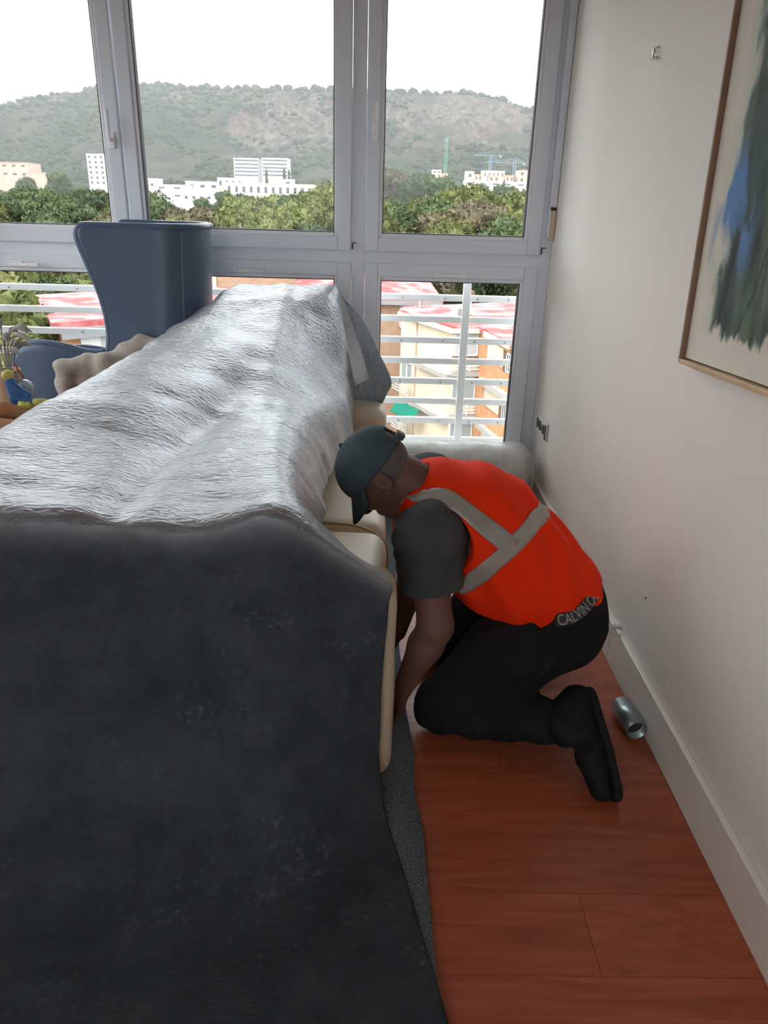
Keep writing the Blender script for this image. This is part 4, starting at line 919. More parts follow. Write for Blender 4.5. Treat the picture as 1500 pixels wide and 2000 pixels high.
# rolled rug in clear plastic on the floor under the window
M['rug'] = mat('rolled_rug', (.56, .55, .51), rough=.9, var=(.80, .80, .77), vscale=7, vdetail=5, bump=.3, bscale=30)
M['wrap'] = film_mat('plastic_wrap', .42, .28)
rg = thing('rolled_rug', 'rolled pale rug wrapped in clear plastic on floor below the window', 'rug', (.3, 3.49, 0))
def roll(r, x0, x1, wob, seed, n=40, m=40, endr=.05):
    g = []
    for i, t in enumerate(np.linspace(0, 1, m)):
        x = x0 + (x1 - x0) * t; e = min(t, 1 - t) * (x1 - x0); rr = r * (1 if e > endr else math.sqrt(max(1 - (1 - e / endr) ** 2 * .75, .05)))
        ang = np.linspace(0, 2 * math.pi, n, endpoint=False); q = np.stack([np.full(n, x), np.cos(ang), np.sin(ang)], 1); d = rr * (1 + wob * vnoise(q * np.array([6, 1, 1]), 2.2, seed, 2))
        g.append(np.stack([np.full(n, x), 3.49 + d * np.cos(ang), np.maximum(.172 + d * np.sin(ang), .004)], 1))
    g = np.array(g); ii, jj = np.meshgrid(np.arange(m - 1), np.arange(n), indexing='ij'); a = (ii * n + jj).ravel(); b = (ii * n + (jj + 1) % n).ravel()
    return g.reshape(-1, 3), np.stack([a, a + n, b + n, b], 1)
v_, f_2 = roll(.150, -.02, .755, .05, 3); link('rug', np_mesh('rug', v_, f_2), M['rug'], rg, True, True)
v_, f_2 = roll(.166, -.05, .785, .05, 3, endr=.07); link('plastic_wrap', np_mesh('plastic_wrap', v_, f_2), M['wrap'], rg, True, True)
# metal tube left on the floor
M['tube'] = mat('satin_metal', (.36, .42, .44), rough=.35, metal=.75, bump=.03)
tu = thing('metal_tube', 'short satin metal tube with dark open end on floor by baseboard', 'tube', (.768, 1.785, .031))
tm = Matrix.Rotation(math.radians(6), 4, 'Z') @ Matrix.Rotation(math.pi / 2, 4, 'X')
MB().lathe([(.027, -.06), (.030, -.06), (.0305, .06), (.0275, .06), (.027, -.06)], 28, tm).build('tube_wall', M['tube'], tu, True)
MB().lathe([(0, .030), (.0275, .030), (.0275, .034), (0, .034)], 24, tm).build('dark_bore', M['dark'], tu, True)  # dark disc standing in for the shade inside the open end
MB().lathe([(0, -.055), (.0275, -.055), (.0275, -.05), (0, -.05)], 24, tm).build('end_plug', M['tube'], tu, True)

# ------------------------------------------------------------------ outside: ground and hill
RX = np.array([-2000, 0, 60, 170, 270, 450, 640, 760, 840, 900, 960, 1000, 1045, 1400, 2600]); RYv = np.array([330, 215, 200, 181, 168, 170, 172, 179, 183, 182, 192, 205, 213, 240, 330])
ridge_pts = [at(px, py, 850) for px, py in zip(RX, RYv)]
rgx = np.array([p[0] for p in ridge_pts]); rgz = np.array([p[2] for p in ridge_pts])
def rockiness(X, Y):
    P3 = np.stack([X, Y, X * 0], -1); n_ = vnoise(P3 * np.array([1, .7, 1]), .012, 41, 3) + .5 * vnoise(P3, .05, 43, 2)
    band = np.clip((Y - 660) / 50, 0, 1) * np.clip((842 - Y) / 25, 0, 1)
    return np.clip((n_ + .12) * 4, 0, 1) * band
def ground_z(X, Y):
    X = np.asarray(X, float); Y = np.asarray(Y, float)
    rz = np.interp(X, rgx, rgz) / 130.0
    yy = Y + 25 * vnoise(np.stack([X, Y * 0, X * 0], -1), .006, 3, 2)
    base = np.interp(Y, [0, 80, 112, 160, 260, 350, 420, 520], [-17.6, -17.4, -10.5, -8.5, -6.5, -3.5, -.5, 5])
    hill = np.interp(yy, [500, 560, 620, 700, 735, 790, 850, 900, 1000, 1300], [0, 10, 28, 62, 88, 112, 130, 128, 110, 40])
    P3 = np.stack([X, Y, X * 0], -1)
    z = base * np.clip((700 - Y) / 180, 0, 1) + hill * rz
    k = np.clip((Y - 540) / 140, 0, 1) * np.clip((1000 - Y) / 100, .0, 1)
    gul = np.abs(vnoise(P3 * np.array([1, .35, 1]), .02, 7, 3)) * 16 + vnoise(P3, .06, 9, 3) * 4.0
    top = np.clip((845 - Y) / 40, .12, 1)
    rk = rockiness(X, Y); P4 = P3 * np.array([1, .5, 1])
    z = z + rk * (np.abs(vnoise(P4, .045, 61, 3)) * -9 + vnoise(P4, .12, 63, 2) * 3.0)
    return z - k * top * gul + k * .3 * vnoise(P3, .16, 5, 2) * top * 6
xs = np.concatenate([np.linspace(-900, -560, 30), np.linspace(-555, 345, 300), np.linspace(350, 900, 40)]); ys = np.concatenate([np.linspace(-250, 500, 60), np.linspace(505, 900, 170), np.linspace(910, 1300, 12)])
XX, YY = np.meshgrid(xs, ys, indexing='ij'); ZZ = ground_z(XX, YY); GG = np.stack([XX, YY, ZZ], -1)
ni, nj = GG.shape[:2]; ii, jj = np.meshgrid(np.arange(ni - 1), np.arange(nj - 1), indexing='ij'); a = (ii * nj + jj).ravel()
def hill_extra(t, b, tc):
    L = t.links.new; N = t.nodes.new; geo = N('ShaderNodeNewGeometry'); sx = N('ShaderNodeSeparateXYZ'); L(geo.outputs['Position'], sx.inputs[0]); sn = N('ShaderNodeSeparateXYZ'); L(geo.outputs['Normal'], sn.inputs[0])
    def noise(s_, d_, st=(1, 1, 1)):
        mp = N('ShaderNodeMapping'); mp.inputs['Scale'].default_value = st; L(geo.outputs['Position'], mp.inputs['Vector']); n = N('ShaderNodeTexNoise'); n.inputs['Scale'].default_value = s_; n.inputs['Detail'].default_value = d_; n.inputs['Roughness'].default_value = .65; L(mp.outputs['Vector'], n.inputs['Vector']); return n.outputs['Fac']
    def ramp(f, *st):
        r = N('ShaderNodeValToRGB'); e = r.color_ramp.elements
        while len(e) < len(st): e.new(.5)
        for q, (p, c) in zip(e, st): q.position = p; q.color = (*c, 1)
        L(f, r.inputs['Fac']); return r.outputs['Color']
    def mix(f, a_, c_):
        m_ = N('ShaderNodeMix'); m_.data_type = 'RGBA'; L(f, m_.inputs['Factor'])
        for k_, q in (('A', a_), ('B', c_)):
            L(q, [x for x in m_.inputs if x.name == k_ and x.type == 'RGBA'][0])
        return [x for x in m_.outputs if x.type == 'RGBA'][0]
    scrub = ramp(noise(.035, 7), (.32, (.012, .016, .010)), (.52, (.029, .031, .018)), (.70, (.062, .055, .035)))
    rock = ramp(noise(.16, 8, (1, 1, .4)), (.36, (.018, .016, .014)), (.5, (.062, .050, .041)), (.62, (.115, .098, .082)))
    rp_ = ramp(noise(.012, 3), (.52, (0, 0, 0)), (.62, (1, 1, 1))); tint = N('ShaderNodeRGB'); tint.outputs[0].default_value = (.10, .060, .043, 1); mm_ = N('ShaderNodeMath'); mm_.operation = 'MULTIPLY'; mm_.inputs[1].default_value = .55; L(rp_, mm_.inputs[0]); rock = mix(mm_.outputs[0], rock, tint.outputs[0])
    bp = N('ShaderNodeBump'); bp.inputs['Strength'].default_value = 1; bp.inputs['Distance'].default_value = 6; L(noise(.12, 7, (1, 1, .5)), bp.inputs['Height']); L(bp.outputs['Normal'], b.inputs['Normal'])
    at_ = N('ShaderNodeAttribute'); at_.attribute_name = 'rock'
    L(mix(at_.outputs['Fac'], scrub, rock), b.inputs['Base Color'])
M['hill'] = mat('scrub_hillside', (.1, .1, .06), rough=1.0, spec=.1, extra=hill_extra)
hl = link('ground', np_mesh('ground', GG.reshape(-1, 3), np.stack([a, a + nj, a + nj + 1, a + 1], 1)), M['hill'], None, True); hl['kind'] = 'structure'; hl['label'] = 'scrubby ground rising to a rocky hill'
ra = hl.data.attributes.new('rock', 'FLOAT', 'POINT'); ra.data.foreach_set('value', rockiness(XX, YY).ravel().astype(np.float32))
# scrub and small pines on the hillside: nobody could count them
icov = np.array([v for v in MB().ico((0, 0, 0), 1.0, 1).v]); icof = np.array(MB().ico((0, 0, 0), 1.0, 1).f)
def scatter(xy, size):
    n = len(xy); z = ground_z(xy[:, 0], xy[:, 1]); s_ = size[0] + (size[1] - size[0]) * RNG.random(n) ** 2
    jit = 1 + .35 * (RNG.random((n, len(icov))) - .5)
    Vv = icov[None] * jit[..., None] * s_[:, None, None] * np.array([1.2, 1.2, .9]) + np.stack([xy[:, 0], xy[:, 1], z + s_ * .35], 1)[:, None]
    Ff = icof[None] + (np.arange(n) * len(icov))[:, None, None]
    return Vv.reshape(-1, 3), Ff.reshape(-1, 3)
M['scrub'] = mat('dark_scrub', (.016, .022, .012), rough=1, spec=.1, var=(.034, .041, .020), vscale=.05, vdetail=4)
def hill_xy(n):
    y = RNG.uniform(525, 848, n * 4); x = RNG.uniform(-.62, .36, n * 4) * y
    ok = (rockiness(x, y) * .85 < RNG.random(n * 4)) & (vnoise(np.stack([x, y, x * 0], -1), .02, 51, 2) + .25 > RNG.random(n * 4) * .7)
    return np.stack([x, y], 1)[ok][:n]
def band_xy(n, y0, y1, a0, a1):
    y = RNG.uniform(y0, y1, n); return np.stack([RNG.uniform(a0, a1, n) * y, y], 1)
v1, f1 = scatter(hill_xy(5200), (1.0, 3.4))
v2, f2 = scatter(band_xy(420, 835, 868, -.62, .36), (1.4, 4.6))
v3, f3 = scatter(band_xy(2200, 330, 540, -.60, .34), (1.6, 3.6))
tag(link('hillside_scrub', np_mesh('hillside_scrub', np.concatenate([v1, v2, v3]), np.concatenate([f1, f2 + len(v1), f3 + len(v1) + len(v2)])), M['scrub'], None, False), 'dark green scrub and small pines covering the rocky hill', 'scrub', kind='stuff')

# ------------------------------------------------------------------ trees
M['pine_y'] = mat('pine_yellow_green', (.062, .078, .022), rough=.9, spec=.2, var=(.155, .16, .062), vscale=.9, vdetail=4, rand=.22)
M['pine_d'] = mat('pine_dark', (.030, .050, .022), rough=.9, spec=.2, var=(.085, .11, .045), vscale=.9, vdetail=4, rand=.22)
M['pine_g'] = mat('dry_shrub', (.060, .052, .030), rough=.9, spec=.2, var=(.13, .108, .066), vscale=.8, vdetail=4, rand=.15)
M['bark'] = mat('bark', (.10, .075, .055), rough=.95, var=(.16, .12, .09), vscale=3, bump=.4, bscale=20)
def crown_mesh(name, blobs, n, leaf, seed, m_):
    rg_ = np.random.default_rng(seed); Vv, Ff = [], []
    b_ = MB()
    for (c, r) in blobs: b_.ico(c, tuple(.86 * q for q in r), 2)
    inner = np.array(b_.v); inner += .10 * rg_.standard_normal(inner.shape) * min(blobs[0][1]) * .5
    Vv = [inner]; nf = len(inner); F3 = [np.array(b_.f)]
    w_ = np.array([r[0] * r[1] * r[2] for _, r in blobs]) ** .67; w_ /= w_.sum(); k = rg_.choice(len(blobs), n, p=w_)
    d = rg_.standard_normal((n, 3)); d /= np.linalg.norm(d, axis=1)[:, None]
    c = np.array([b[0] for b in blobs])[k]; r = np.array([b[1] for b in blobs])[k]; p = c + d * r * (.82 + .25 * rg_.random((n, 1)))
    t1 = rg_.standard_normal((n, 3)) + d; t1 /= np.linalg.norm(t1, axis=1)[:, None]; t2 = np.cross(t1, rg_.standard_normal((n, 3))); t2 /= np.linalg.norm(t2, axis=1)[:, None]
    s_ = leaf * (.6 + .8 * rg_.random((n, 1))); tri = np.stack([p - t2 * s_ * .5, p + t2 * s_ * .5, p + t1 * s_ * 1.3], 1).reshape(-1, 3)
    Vv.append(tri); F3.append(np.arange(3 * n).reshape(-1, 3) + nf)
    me = np_mesh(name, np.concatenate(Vv), np.concatenate(F3)); me.materials.append(m_); return me
def trunk_mesh(paths):
    mb = MB()
    for p, r in paths: mb.tube(p, r, 7)
    me = mb.mesh('trunk'); me.materials.append(M['bark']); return me
def blobset(seed, n, R_, H_, flat):
    q = random.Random(seed); out = [((0, 0, H_), (R_ * .8, R_ * .8, R_ * flat))]
    for i in range(n):
        a_ = q.uniform(0, 6.28); rr = R_ * q.uniform(.35, .72); out.append(((rr * math.cos(a_), rr * math.sin(a_), H_ + R_ * flat * q.uniform(-.55, .75)), tuple(R_ * q.uniform(.32, .5) * s for s in (1, 1, flat * 1.1))))
    return out
proto = {}
for kind, m_, fl_, hh in (('y', 'pine_y', .85, 6.2), ('d', 'pine_d', .9, 6.4), ('g', 'pine_g', .75, 4.2)):
    for v in range(3):
        sd = hash((kind == 'd', v)) % 97 + (5 if kind == 'g' else 0) + v * 11
        proto[kind, v] = (crown_mesh('crown', blobset(sd, 11, 3.6, hh, fl_), 6000, .27, sd, M[m_]), trunk_mesh([([(0, 0, -2), (.1, .05, 2), (.2, 0, hh)], [.28, .22, .12]), ([(.1, 0, 2.5), (.9, .3, hh)], [.14, .08])]))
um = [((-3.6, 0, 9.0), (3.2, 3.2, 1.5)), ((3.2, 0, 9.2), (3.6, 3.4, 1.6)), ((0, .5, 9.8), (4.2, 4.0, 1.7)), ((-5.6, 0, 8.6), (2.2, 2.2, 1.1)), ((6.2, 0, 8.6), (2.4, 2.4, 1.1)), ((0, -2.5, 9.3), (3.4, 2.6, 1.4))]
proto['u', 0] = (crown_mesh('crown', um, 9000, .30, 5, M['pine_d']), trunk_mesh([([(0, 0, -3), (.2, 0, 2), (.1, 0, 5)], [.42, .34, .3]), ([(.1, 0, 4.8), (-1.2, 0, 6.6), (-3.4, 0, 8.6)], [.26, .2, .1]), ([(.1, 0, 4.8), (1.5, 0, 7.0), (3.6, 0, 8.8)], [.26, .2, .1]), ([(.1, 0, 4.8), (.2, .3, 7.2), (0, .5, 9.4)], [.2, .16, .1])]))
cyp = [((0, 0, 2 + i * 1.1), (.75 - .055 * i, .75 - .055 * i, 1.1)) for i in range(8)]
proto['c', 0] = (crown_mesh('crown', cyp, 900, .35, 3, M['pine_d']), trunk_mesh([([(0, 0, -2), (0, 0, 3)], [.2, .15])]))
LAB = {'y': ('pine_tree', 'bushy yellow-green pine tree in the grove below the hill', 'bushy yellow-green pines'), 'd': ('pine_tree', 'dense dark green pine tree in the grove below the hill', 'dense dark pines'),
       'g': ('dry_shrub', 'brownish dry leafless shrub among the green pines', 'dry brown shrubs'), 'u': ('umbrella_pine', 'flat-topped umbrella pine with forked trunk before the cream house', 'umbrella pines'), 'c': ('cypress_tree', 'slender dark cypress tree beside the far white buildings', 'cypress trees')}
def tree(kind, v, base, s_, rz=None, where=None):
    nm, lb, gp = LAB[kind]
    if where: lb = LOOK[kind] + ' ' + where; gp = gp + ' ' + where
    e = thing(nm, lb, 'shrub' if kind == 'g' else 'tree', tuple(base), random.uniform(0, 6.28) if rz is None else rz, gp)
    e.scale = (s_, s_, s_ * random.uniform(.92, 1.1))
    for n_, me in zip(('crown', 'trunk'), proto[kind, v]):
        o = bpy.data.objects.new(n_, me); C.objects.link(o); o.parent = e
    return e
LOOK = {'y': 'bushy yellow-green pine tree', 'd': 'dense dark green pine tree', 'g': 'brownish dry shrub', 'c': 'slender dark cypress'}
TH = {'y': 9.3, 'd': 9.7, 'g': 6.9}
def tree_to(px, row, Y, kind, where=None, v=None):
    """a tree rooted in the ground at distance Y whose top reaches a measured bearing"""
    p = at(px, row, Y); gz = float(ground_z(np.array([p[0]]), np.array([Y]))[0]); h_ = p[2] - gz
    s0 = max(.35, h_ / TH.get(kind, 11)); return tree(kind, random.randrange(3) if v is None else v, (p[0], Y, gz), s0, None, where)
for px, row, Y in ((62, 368, 112), (175, 366, 128)):
    p = at(px, row, Y); gz = float(ground_z(np.array([p[0]]), np.array([Y]))[0]); tree('u', 0, (p[0], Y, gz), (p[2] - gz) / 11.4, 0.2 * px)
spec = [(300, 385, 120, 'd'), (345, 398, 150, 'd'), (330, 420, 108, 'y'), (385, 412, 118, 'g'), (430, 420, 125, 'g'), (395, 388, 230, 'd'), (440, 372, 260, 'd'), (470, 385, 190, 'd'), (500, 388, 130, 'y'), (470, 398, 115, 'y'), (545, 384, 150, 'y'), (560, 405, 110, 'y'), (590, 380, 140, 'd'), (615, 385, 120, 'y'), (645, 375, 118, 'y'), (520, 425, 104, 'y'), (605, 425, 106, 'd'), (680, 380, 130, 'd'), (700, 390, 115, 'y'),
        (760, 400, 118, 'y'), (790, 412, 110, 'd'), (760, 378, 200, 'd'), (800, 355, 330, 'd'), (830, 383, 124, 'y'), (865, 348, 260, 'd'), (850, 392, 112, 'd'), (890, 378, 140, 'y'), (925, 380, 118, 'y'), (905, 408, 108, 'g'), (950, 395, 125, 'd'), (985, 378, 135, 'd'), (1015, 372, 120, 'y'), (970, 410, 106, 'y'), (1050, 380, 125, 'd'), (940, 355, 300, 'd'), (985, 362, 250, 'd'), (775, 340, 380, 'g'), (825, 335, 400, 'd'), (745, 430, 104, 'y'), (880, 430, 103, 'y'), (1020, 425, 104, 'd'),
        (0, 385, 180, 'd'), (110, 335, 330, 'd'), (150, 372, 200, 'd'), (205, 385, 140, 'd'), (50, 345, 300, 'd'), (230, 395, 125, 'y'), (250, 380, 150, 'd'), (270, 375, 170, 'd'), (200, 415, 106, 'g'), (-20, 410, 108, 'y'), (95, 425, 100, 'd')]
for px, row, Y, k in spec:
    tree_to(px, row, Y, k, 'on the slope by the far villas' if Y >= 200 and px > 700 else 'behind the grove by the far houses' if Y >= 200 else 'around the cream villa and umbrella pines' if px < 280 else 'in front of the white flat-roofed houses' if px < 440 else 'in front of the long cream building' if px < 720 else 'below the blue building and pink terraces')
for i in range(46):                                        # lower trees between the grove and the red roofs
    px = -60 + 1160 * (i + .5) / 46 + random.uniform(-12, 12); tree_to(px, random.uniform(445, 520), random.uniform(88, 104), random.choice('yyddg'), 'growing just behind the red roofs')
for px, row, Y in ((-62, 565, 55), (-95, 560, 46), (-15, 560, 74), (25, 552, 82), (-120, 620, 38), (45, 575, 84), (75, 560, 80), (150, 545, 84), (110, 552, 82), (190, 545, 84)): tree_to(px, row, Y, random.choice('ydd'), 'beside the red roof house')
for px, row, Y in ((520, 328, 470), (555, 322, 474), (564, 330, 468), (390, 362, 352), (412, 360, 356), (335, 350, 352), (985, 352, 392)):
    p = at(px, row, Y); gz = float(ground_z(np.array([p[0]]), np.array([Y]))[0]); tree('c', 0, (p[0], Y, gz), max(.5, (p[2] - gz) / 11.0), None, 'by the white office wings' if Y > 460 else 'among the white flat-roofed houses' if Y < 360 else 'beside the pink terraces')

# ------------------------------------------------------------------ buildings
def wallm(n_, c, v_=None, vs=.6): return mat(n_, c, rough=.9, spec=.2, var=v_ or tuple(.88 * q for q in c), vscale=vs, vdetail=4)
M['cream'] = wallm('cream_render', (.62, .54, .40)); M['white'] = wallm('white_render', (.66, .65, .62)); M['brick'] = wallm('orange_brick', (.42, .20, .10), (.50, .27, .15), 2); M['brick2'] = wallm('brown_brick', (.30, .19, .13), (.36, .24, .17), 2)
M['pink'] = wallm('pink_render', (.48, .33, .27)); M['fascia'] = wallm('grey_fascia', (.24, .23, .24)); M['slab'] = wallm('grey_slab', (.36, .34, .32)); M['blue'] = wallm('blue_render', (.03, .10, .42)); M['redb'] = wallm('red_render', (.42, .13, .08))
M['roof'] = mat('pinkish_red_roof', (.30, .050, .048), rough=.8, spec=.3, var=(.50, .27, .28), vscale=.55, vdetail=6, stops=(.42, .68))
M['bglass'] = mat('pale_window_glass', (.22, .25, .25), rough=.25, spec=.6, var=(.28, .31, .30), vscale=.5); M['bglassd'] = mat('dark_window_glass', (.05, .055, .06), rough=.2, spec=.6, bump=.01)
M['shutter'] = wallm('grey_shutter', (.40, .41, .41)); M['awning'] = wallm('green_awning', (.01, .15, .10)); M['acm'] = wallm('ac_casing', (.58, .55, .46)); M['chim'] = wallm('chimney_render', (.52, .42, .34)); M['brown'] = wallm('dark_brown', (.16, .09, .06))
class Face:
    """a wall from P0 to P1 (left to right as seen from outside)"""
    def __init__(s, P0, P1): s.o = np.array(P0, float); d = np.array(P1, float) - s.o; s.L = np.linalg.norm(d); s.d = d / s.L; s.n = np.array([s.d[1], -s.d[0]])
    def T(s): return Matrix(((s.d[0], -s.n[0], 0, s.o[0]), (s.d[1], -s.n[1], 0, s.o[1]), (0, 0, 1, 0), (0, 0, 0, 1)))
    def box(s, u0, u1, z0, z1, out=.05, inn=.05, mb=None): return (mb or MB()).box((u0, -out, z0), (u1, inn, z1), T=s.T())
def window(F_, u0, u1, z0, z1, par, gm='bglass', fm='white', mull=1, out=.06):
    f = MB(); t = .07
    F_.box(u0, u0 + t, z0, z1, out, .05, f); F_.box(u1 - t, u1, z0, z1, out, .05, f); F_.box(u0, u1, z0, z0 + t, out, .05, f); F_.box(u0, u1, z1 - t, z1, out, .05, f)
    for k in range(mull): uc = u0 + (u1 - u0) * (k + 1) / (mull + 1); F_.box(uc - t / 2, uc + t / 2, z0, z1, out, .05, f)
    w_ = f.build('window', M[fm], par, world=True); F_.box(u0 + .02, u1 - .02, z0 + .02, z1 - .02, out * .4, .05).build('pane', M[gm], w_, world=True)
ZR, ZG, FH = -5.75, -17.6, 2.9
# apartment block with the saw-tooth front
A_, B_, C_, D_, E_ = (1.75, 54.7), (4.89, 47.7), (6.54, 47.9), (6.87, 46.8), (7.75, 42.4)
ab = thing('apartment_block', 'cream and orange brick apartment block with saw-tooth front and pink-red roof', 'building', (8, 52, ZG))
MB().prism([A_, B_, C_, D_, E_, (20, 44), (22, 66), (11, 61), (2.05, 56.3)], ZG, ZR - .30).build('walls', M['cream'], ab, world=True)
rf = MB().prism([(1.55, 54.8), (4.80, 47.45), (6.45, 47.65), (6.75, 46.5), (7.6, 42.0), (20.3, 43.7), (22.3, 66.3), (11, 61.3), (1.95, 56.6)], ZR - .30, ZR).build('roof', M['roof'], ab, world=True)
fAB, fBC, fCD, fDE = Face(A_, B_), Face(B_, C_), Face(C_, D_), Face(D_, E_)
fAB.box(-.05, fAB.L + .2, ZR - .42, ZR - .12, .32, .0).build('eave', M['cream'], ab, world=True); fBC.box(-.1, fBC.L + .1, ZR - .40, ZR - .12, .32, 0).build('eave', M['cream'], ab, world=True); fDE.box(0, fDE.L, ZR - .42, ZR - .12, .30, 0).build('eave', M['cream'], ab, world=True)
fCD.box(0, fCD.L, ZG, ZR - .42, .02, .0).build('brick_wall', M['brick'], ab, world=True); fDE.box(0, fDE.L, ZG, ZR - .42, .02, 0).build('brick_wall', M['brick'], ab, world=True)
fAB.box(2.55, 2.63, ZG, ZR - .4, .1, 0).build('drain_pipe', M['pink'], ab, world=True)
for k in range(4):
    z0 = ZR - .15 - k * FH
    if k: 
        fAB.box(2.9, fAB.L, z0 - .32, z0 - .02, .42, .0).build('ledge', M['slab'], ab, world=True)
    window(fBC, .06, fBC.L - .06, z0 - 1.72, z0 - .20, ab, 'shutter' if k == 0 else 'bglass', 'white', 1)
    fBC.box(-.05, fBC.L + .05, z0 - 1.90, z0 - 1.74, .15, 0).build('sill', M['brown'], ab, world=True)
    for q in range(3): fBC.box(-.05, fBC.L + .05, z0 - 2.10 - .22 * q, z0 - 2.04 - .22 * q, .35, -.30).build('balcony_bar', M['white'], ab, world=True)
    fBC.box(fBC.L * .62, fBC.L * .62 + .06, z0 - 2.95, z0 - 1.95, .36, -.30).build('balcony_post', M['white'], ab, world=True)
    fBC.box(-.05, fBC.L + .1, z0 - 2.98, z0 - 2.68, .36, 0).build('balcony_slab', M['slab'], ab, world=True)
    fDE.box(.5, 3.2, z0 - 1.55, z0 - .45, .10, 0).build('parapet_panel', M['cream'], ab, world=True)
    fDE.box(3.25, 3.6, z0 - 1.75, z0 - .55, .06, 0).build('brown_window', M['brown'], ab, world=True); window(fDE, 3.65, 4.35, z0 - 1.7, z0 - .6, ab, 'bglassd')  # small brown window at the end of the panel
    if k: fDE.box(.0, fDE.L, z0 - .30, z0 + .05, .38, 0).build('ledge', M['slab'], ab, world=True)
    if k: window(fAB, .35, 2.2, z0 - 1.75, z0 - .45, ab, 'bglass', 'white', 1, .12)
    if k:
        for q in range(4): fAB.box(-.15, 2.45, z0 - 2.0 - .2 * q, z0 - 1.93 - .2 * q, .55, -.50).build('balcony_bar', M['white'], ab, world=True)
tag(MB().box((5.0, 51.4, ZR), (5.95, 51.8, ZR + .72), bev=.03).build('air_conditioner', M['acm']), 'cream air conditioning unit standing on the pink-red roof', 'air conditioner')
acg = MB()
for q in range(5): acg.box((5.45 + .09 * q, 51.37, ZR + .12), (5.49 + .09 * q, 51.41, ZR + .6))
g_ = acg.build('grille', M['bglassd'], bpy.data.objects['air_conditioner'], world=True)
cm = thing('roof_chimney', 'cream roof chimney with brown cap beside the air conditioner', 'chimney', (6.15, 51.6, ZR))
MB().tube([(0, 0, 0), (0, 0, 1.25)], .2, 12).build('shaft', M['chim'], cm); MB().tube([(0, 0, 1.3), (0, 0, 1.75)], .34, 12).build('cap', M['brown'], cm); MB().tube([(0, 0, 0), (0, 0, .25)], [.4, .22], 12).build('skirt', M['redb'], cm)
an = thing('roof_antenna', 'thin metal antenna mast on the pink-red roof', 'antenna', (3.0, 54.4, ZR)); MB().tube([(0, 0, 0), (0, 0, 3.2)], .035, 6).build('mast', M['steel'], an)
for q in range(3): MB().tube([(0, 0, 1.9), (.6 * math.cos(2.1 * q + .4), .6 * math.sin(2.1 * q + .4), .02)], .018, 5).build('guy_wire', M['steel'], an)
aw = tag(MB().poly([(1.6, 52.9, -11.9), (3.05, 50.2, -11.9), (2.5, 49.9, -12.6), (1.05, 52.6, -12.6), (1.6, 52.9, -11.95), (3.05, 50.2, -11.95), (2.5, 49.9, -12.65), (1.05, 52.6, -12.65)], [(0, 1, 2, 3), (7, 6, 5, 4), (0, 4, 5, 1), (1, 5, 6, 2), (2, 6, 7, 3), (3, 7, 4, 0)]).build('balcony_awning', M['awning']), 'dark green fabric awning over a balcony of the cream block', 'awning')
# brick house behind it
bh = thing('brick_house', 'brown brick house with pink-red roof behind the cream apartment block', 'building', (-2, 66, ZG))
MB().box((-6.5, 61, ZG), (4.6, 74, -5.9)).build('walls', M['brick2'], bh, world=True)
MB().poly([(-7, 60.4, -5.75), (5.2, 60.4, -5.75), (5.0, 74, -5.6), (-7, 74, -4.6), (-7, 60.4, -6.15), (5.2, 60.4, -6.15), (5.0, 74, -6.15), (-7, 74, -6.15), (-3.5, 70, -4.9)], [(0, 1, 8), (1, 2, 8), (2, 3, 8), (3, 0, 8), (4, 7, 6, 5), (0, 4, 5, 1), (1, 5, 6, 2), (2, 6, 7, 3), (3, 7, 4, 0)]).build('roof', M['roof'], bh, world=True)
fb = Face((-6.5, 61), (4.6, 61)); fb.box(-.5, fb.L + .5, -6.15, -5.8, .62, -.55).build('fascia', M['fascia'], bh, world=True)
for u0, u1 in ((8.3, 9.3), (9.3, 10.4)): window(fb, u0, u1, -8.0, -6.2, bh, 'shutter', 'white', 0)
# house with the large red roof
L1, L2, L3, L4 = (-18.4, 43.9), (-8.6, 53.4), (-14.4, 65), (-24.2, 55.5)
rh = thing('red_roof_house', 'orange and brick house with pale streaked red roof seen past the navy armchair', 'building', (-16, 54, ZG))
MB().prism([L1, L2, L3, L4], ZG, -6.0).build('walls', M['brick'], rh, world=True)
cn = np.mean([L1, L2, L3, L4], 0); big = [tuple(np.array(p) + .7 * (np.array(p) - cn) / np.linalg.norm(np.array(p) - cn)) for p in (L1, L2, L3, L4)]
MB().prism(big, -6.0, -5.5).build('roof', M['roof'], rh, world=True)
fl1 = Face(L1, L2); fl2 = Face(L4, L1)
fl1.box(-.2, fl1.L + .3, -6.45, -5.85, .75, -.55).build('fascia', M['fascia'], rh, world=True)
for u0, u1, mm in ((1.1, 2.3, 'white'), (2.3, 4.1, 'shutter'), (4.1, 5.2, 'white')): fl1.box(u0, u1, -9.2, -6.5, .12, 0).build('shutter_panel', M[mm], rh, world=True)
for k in range(3): window(fl1, 2.5, 4.0, -9.1 - k * FH, -8.2 - k * FH, rh, 'bglassd', 'white', 0, .16)
fl2.box(fl2.L - 7.5, fl2.L - 3.2, ZG, -6.4, .1, 0).build('cream_panel', M['cream'], rh, world=True); fl2.box(fl2.L - 3.2, fl2.L - 2.6, -8.6, -6.4, .14, 0).build('corner_pier', M['brick2'], rh, world=True)
# tall cream and brick block rising behind the red roof
cb_ = thing('cream_brick_block', 'cream and tan brick block rising behind the red roof', 'building', (-12, 72, ZG))
MB().box((-19, 69, ZG), (-7.2, 80, -3.4)).build('walls', M['brick2'], cb_, world=True); fc = Face((-19, 69), (-7.2, 69))
for u0, u1 in ((1.9, 3.1), (3.2, 4.6)): fc.box(u0, u1, -9, -3.4, .15, 0).build('cream_bay', M['cream'], cb_, world=True)
MB().box((-19.4, 68.6, -3.4), (-6.8, 80.4, -3.1)).build('roof_slab', M['slab'], cb_, world=True)

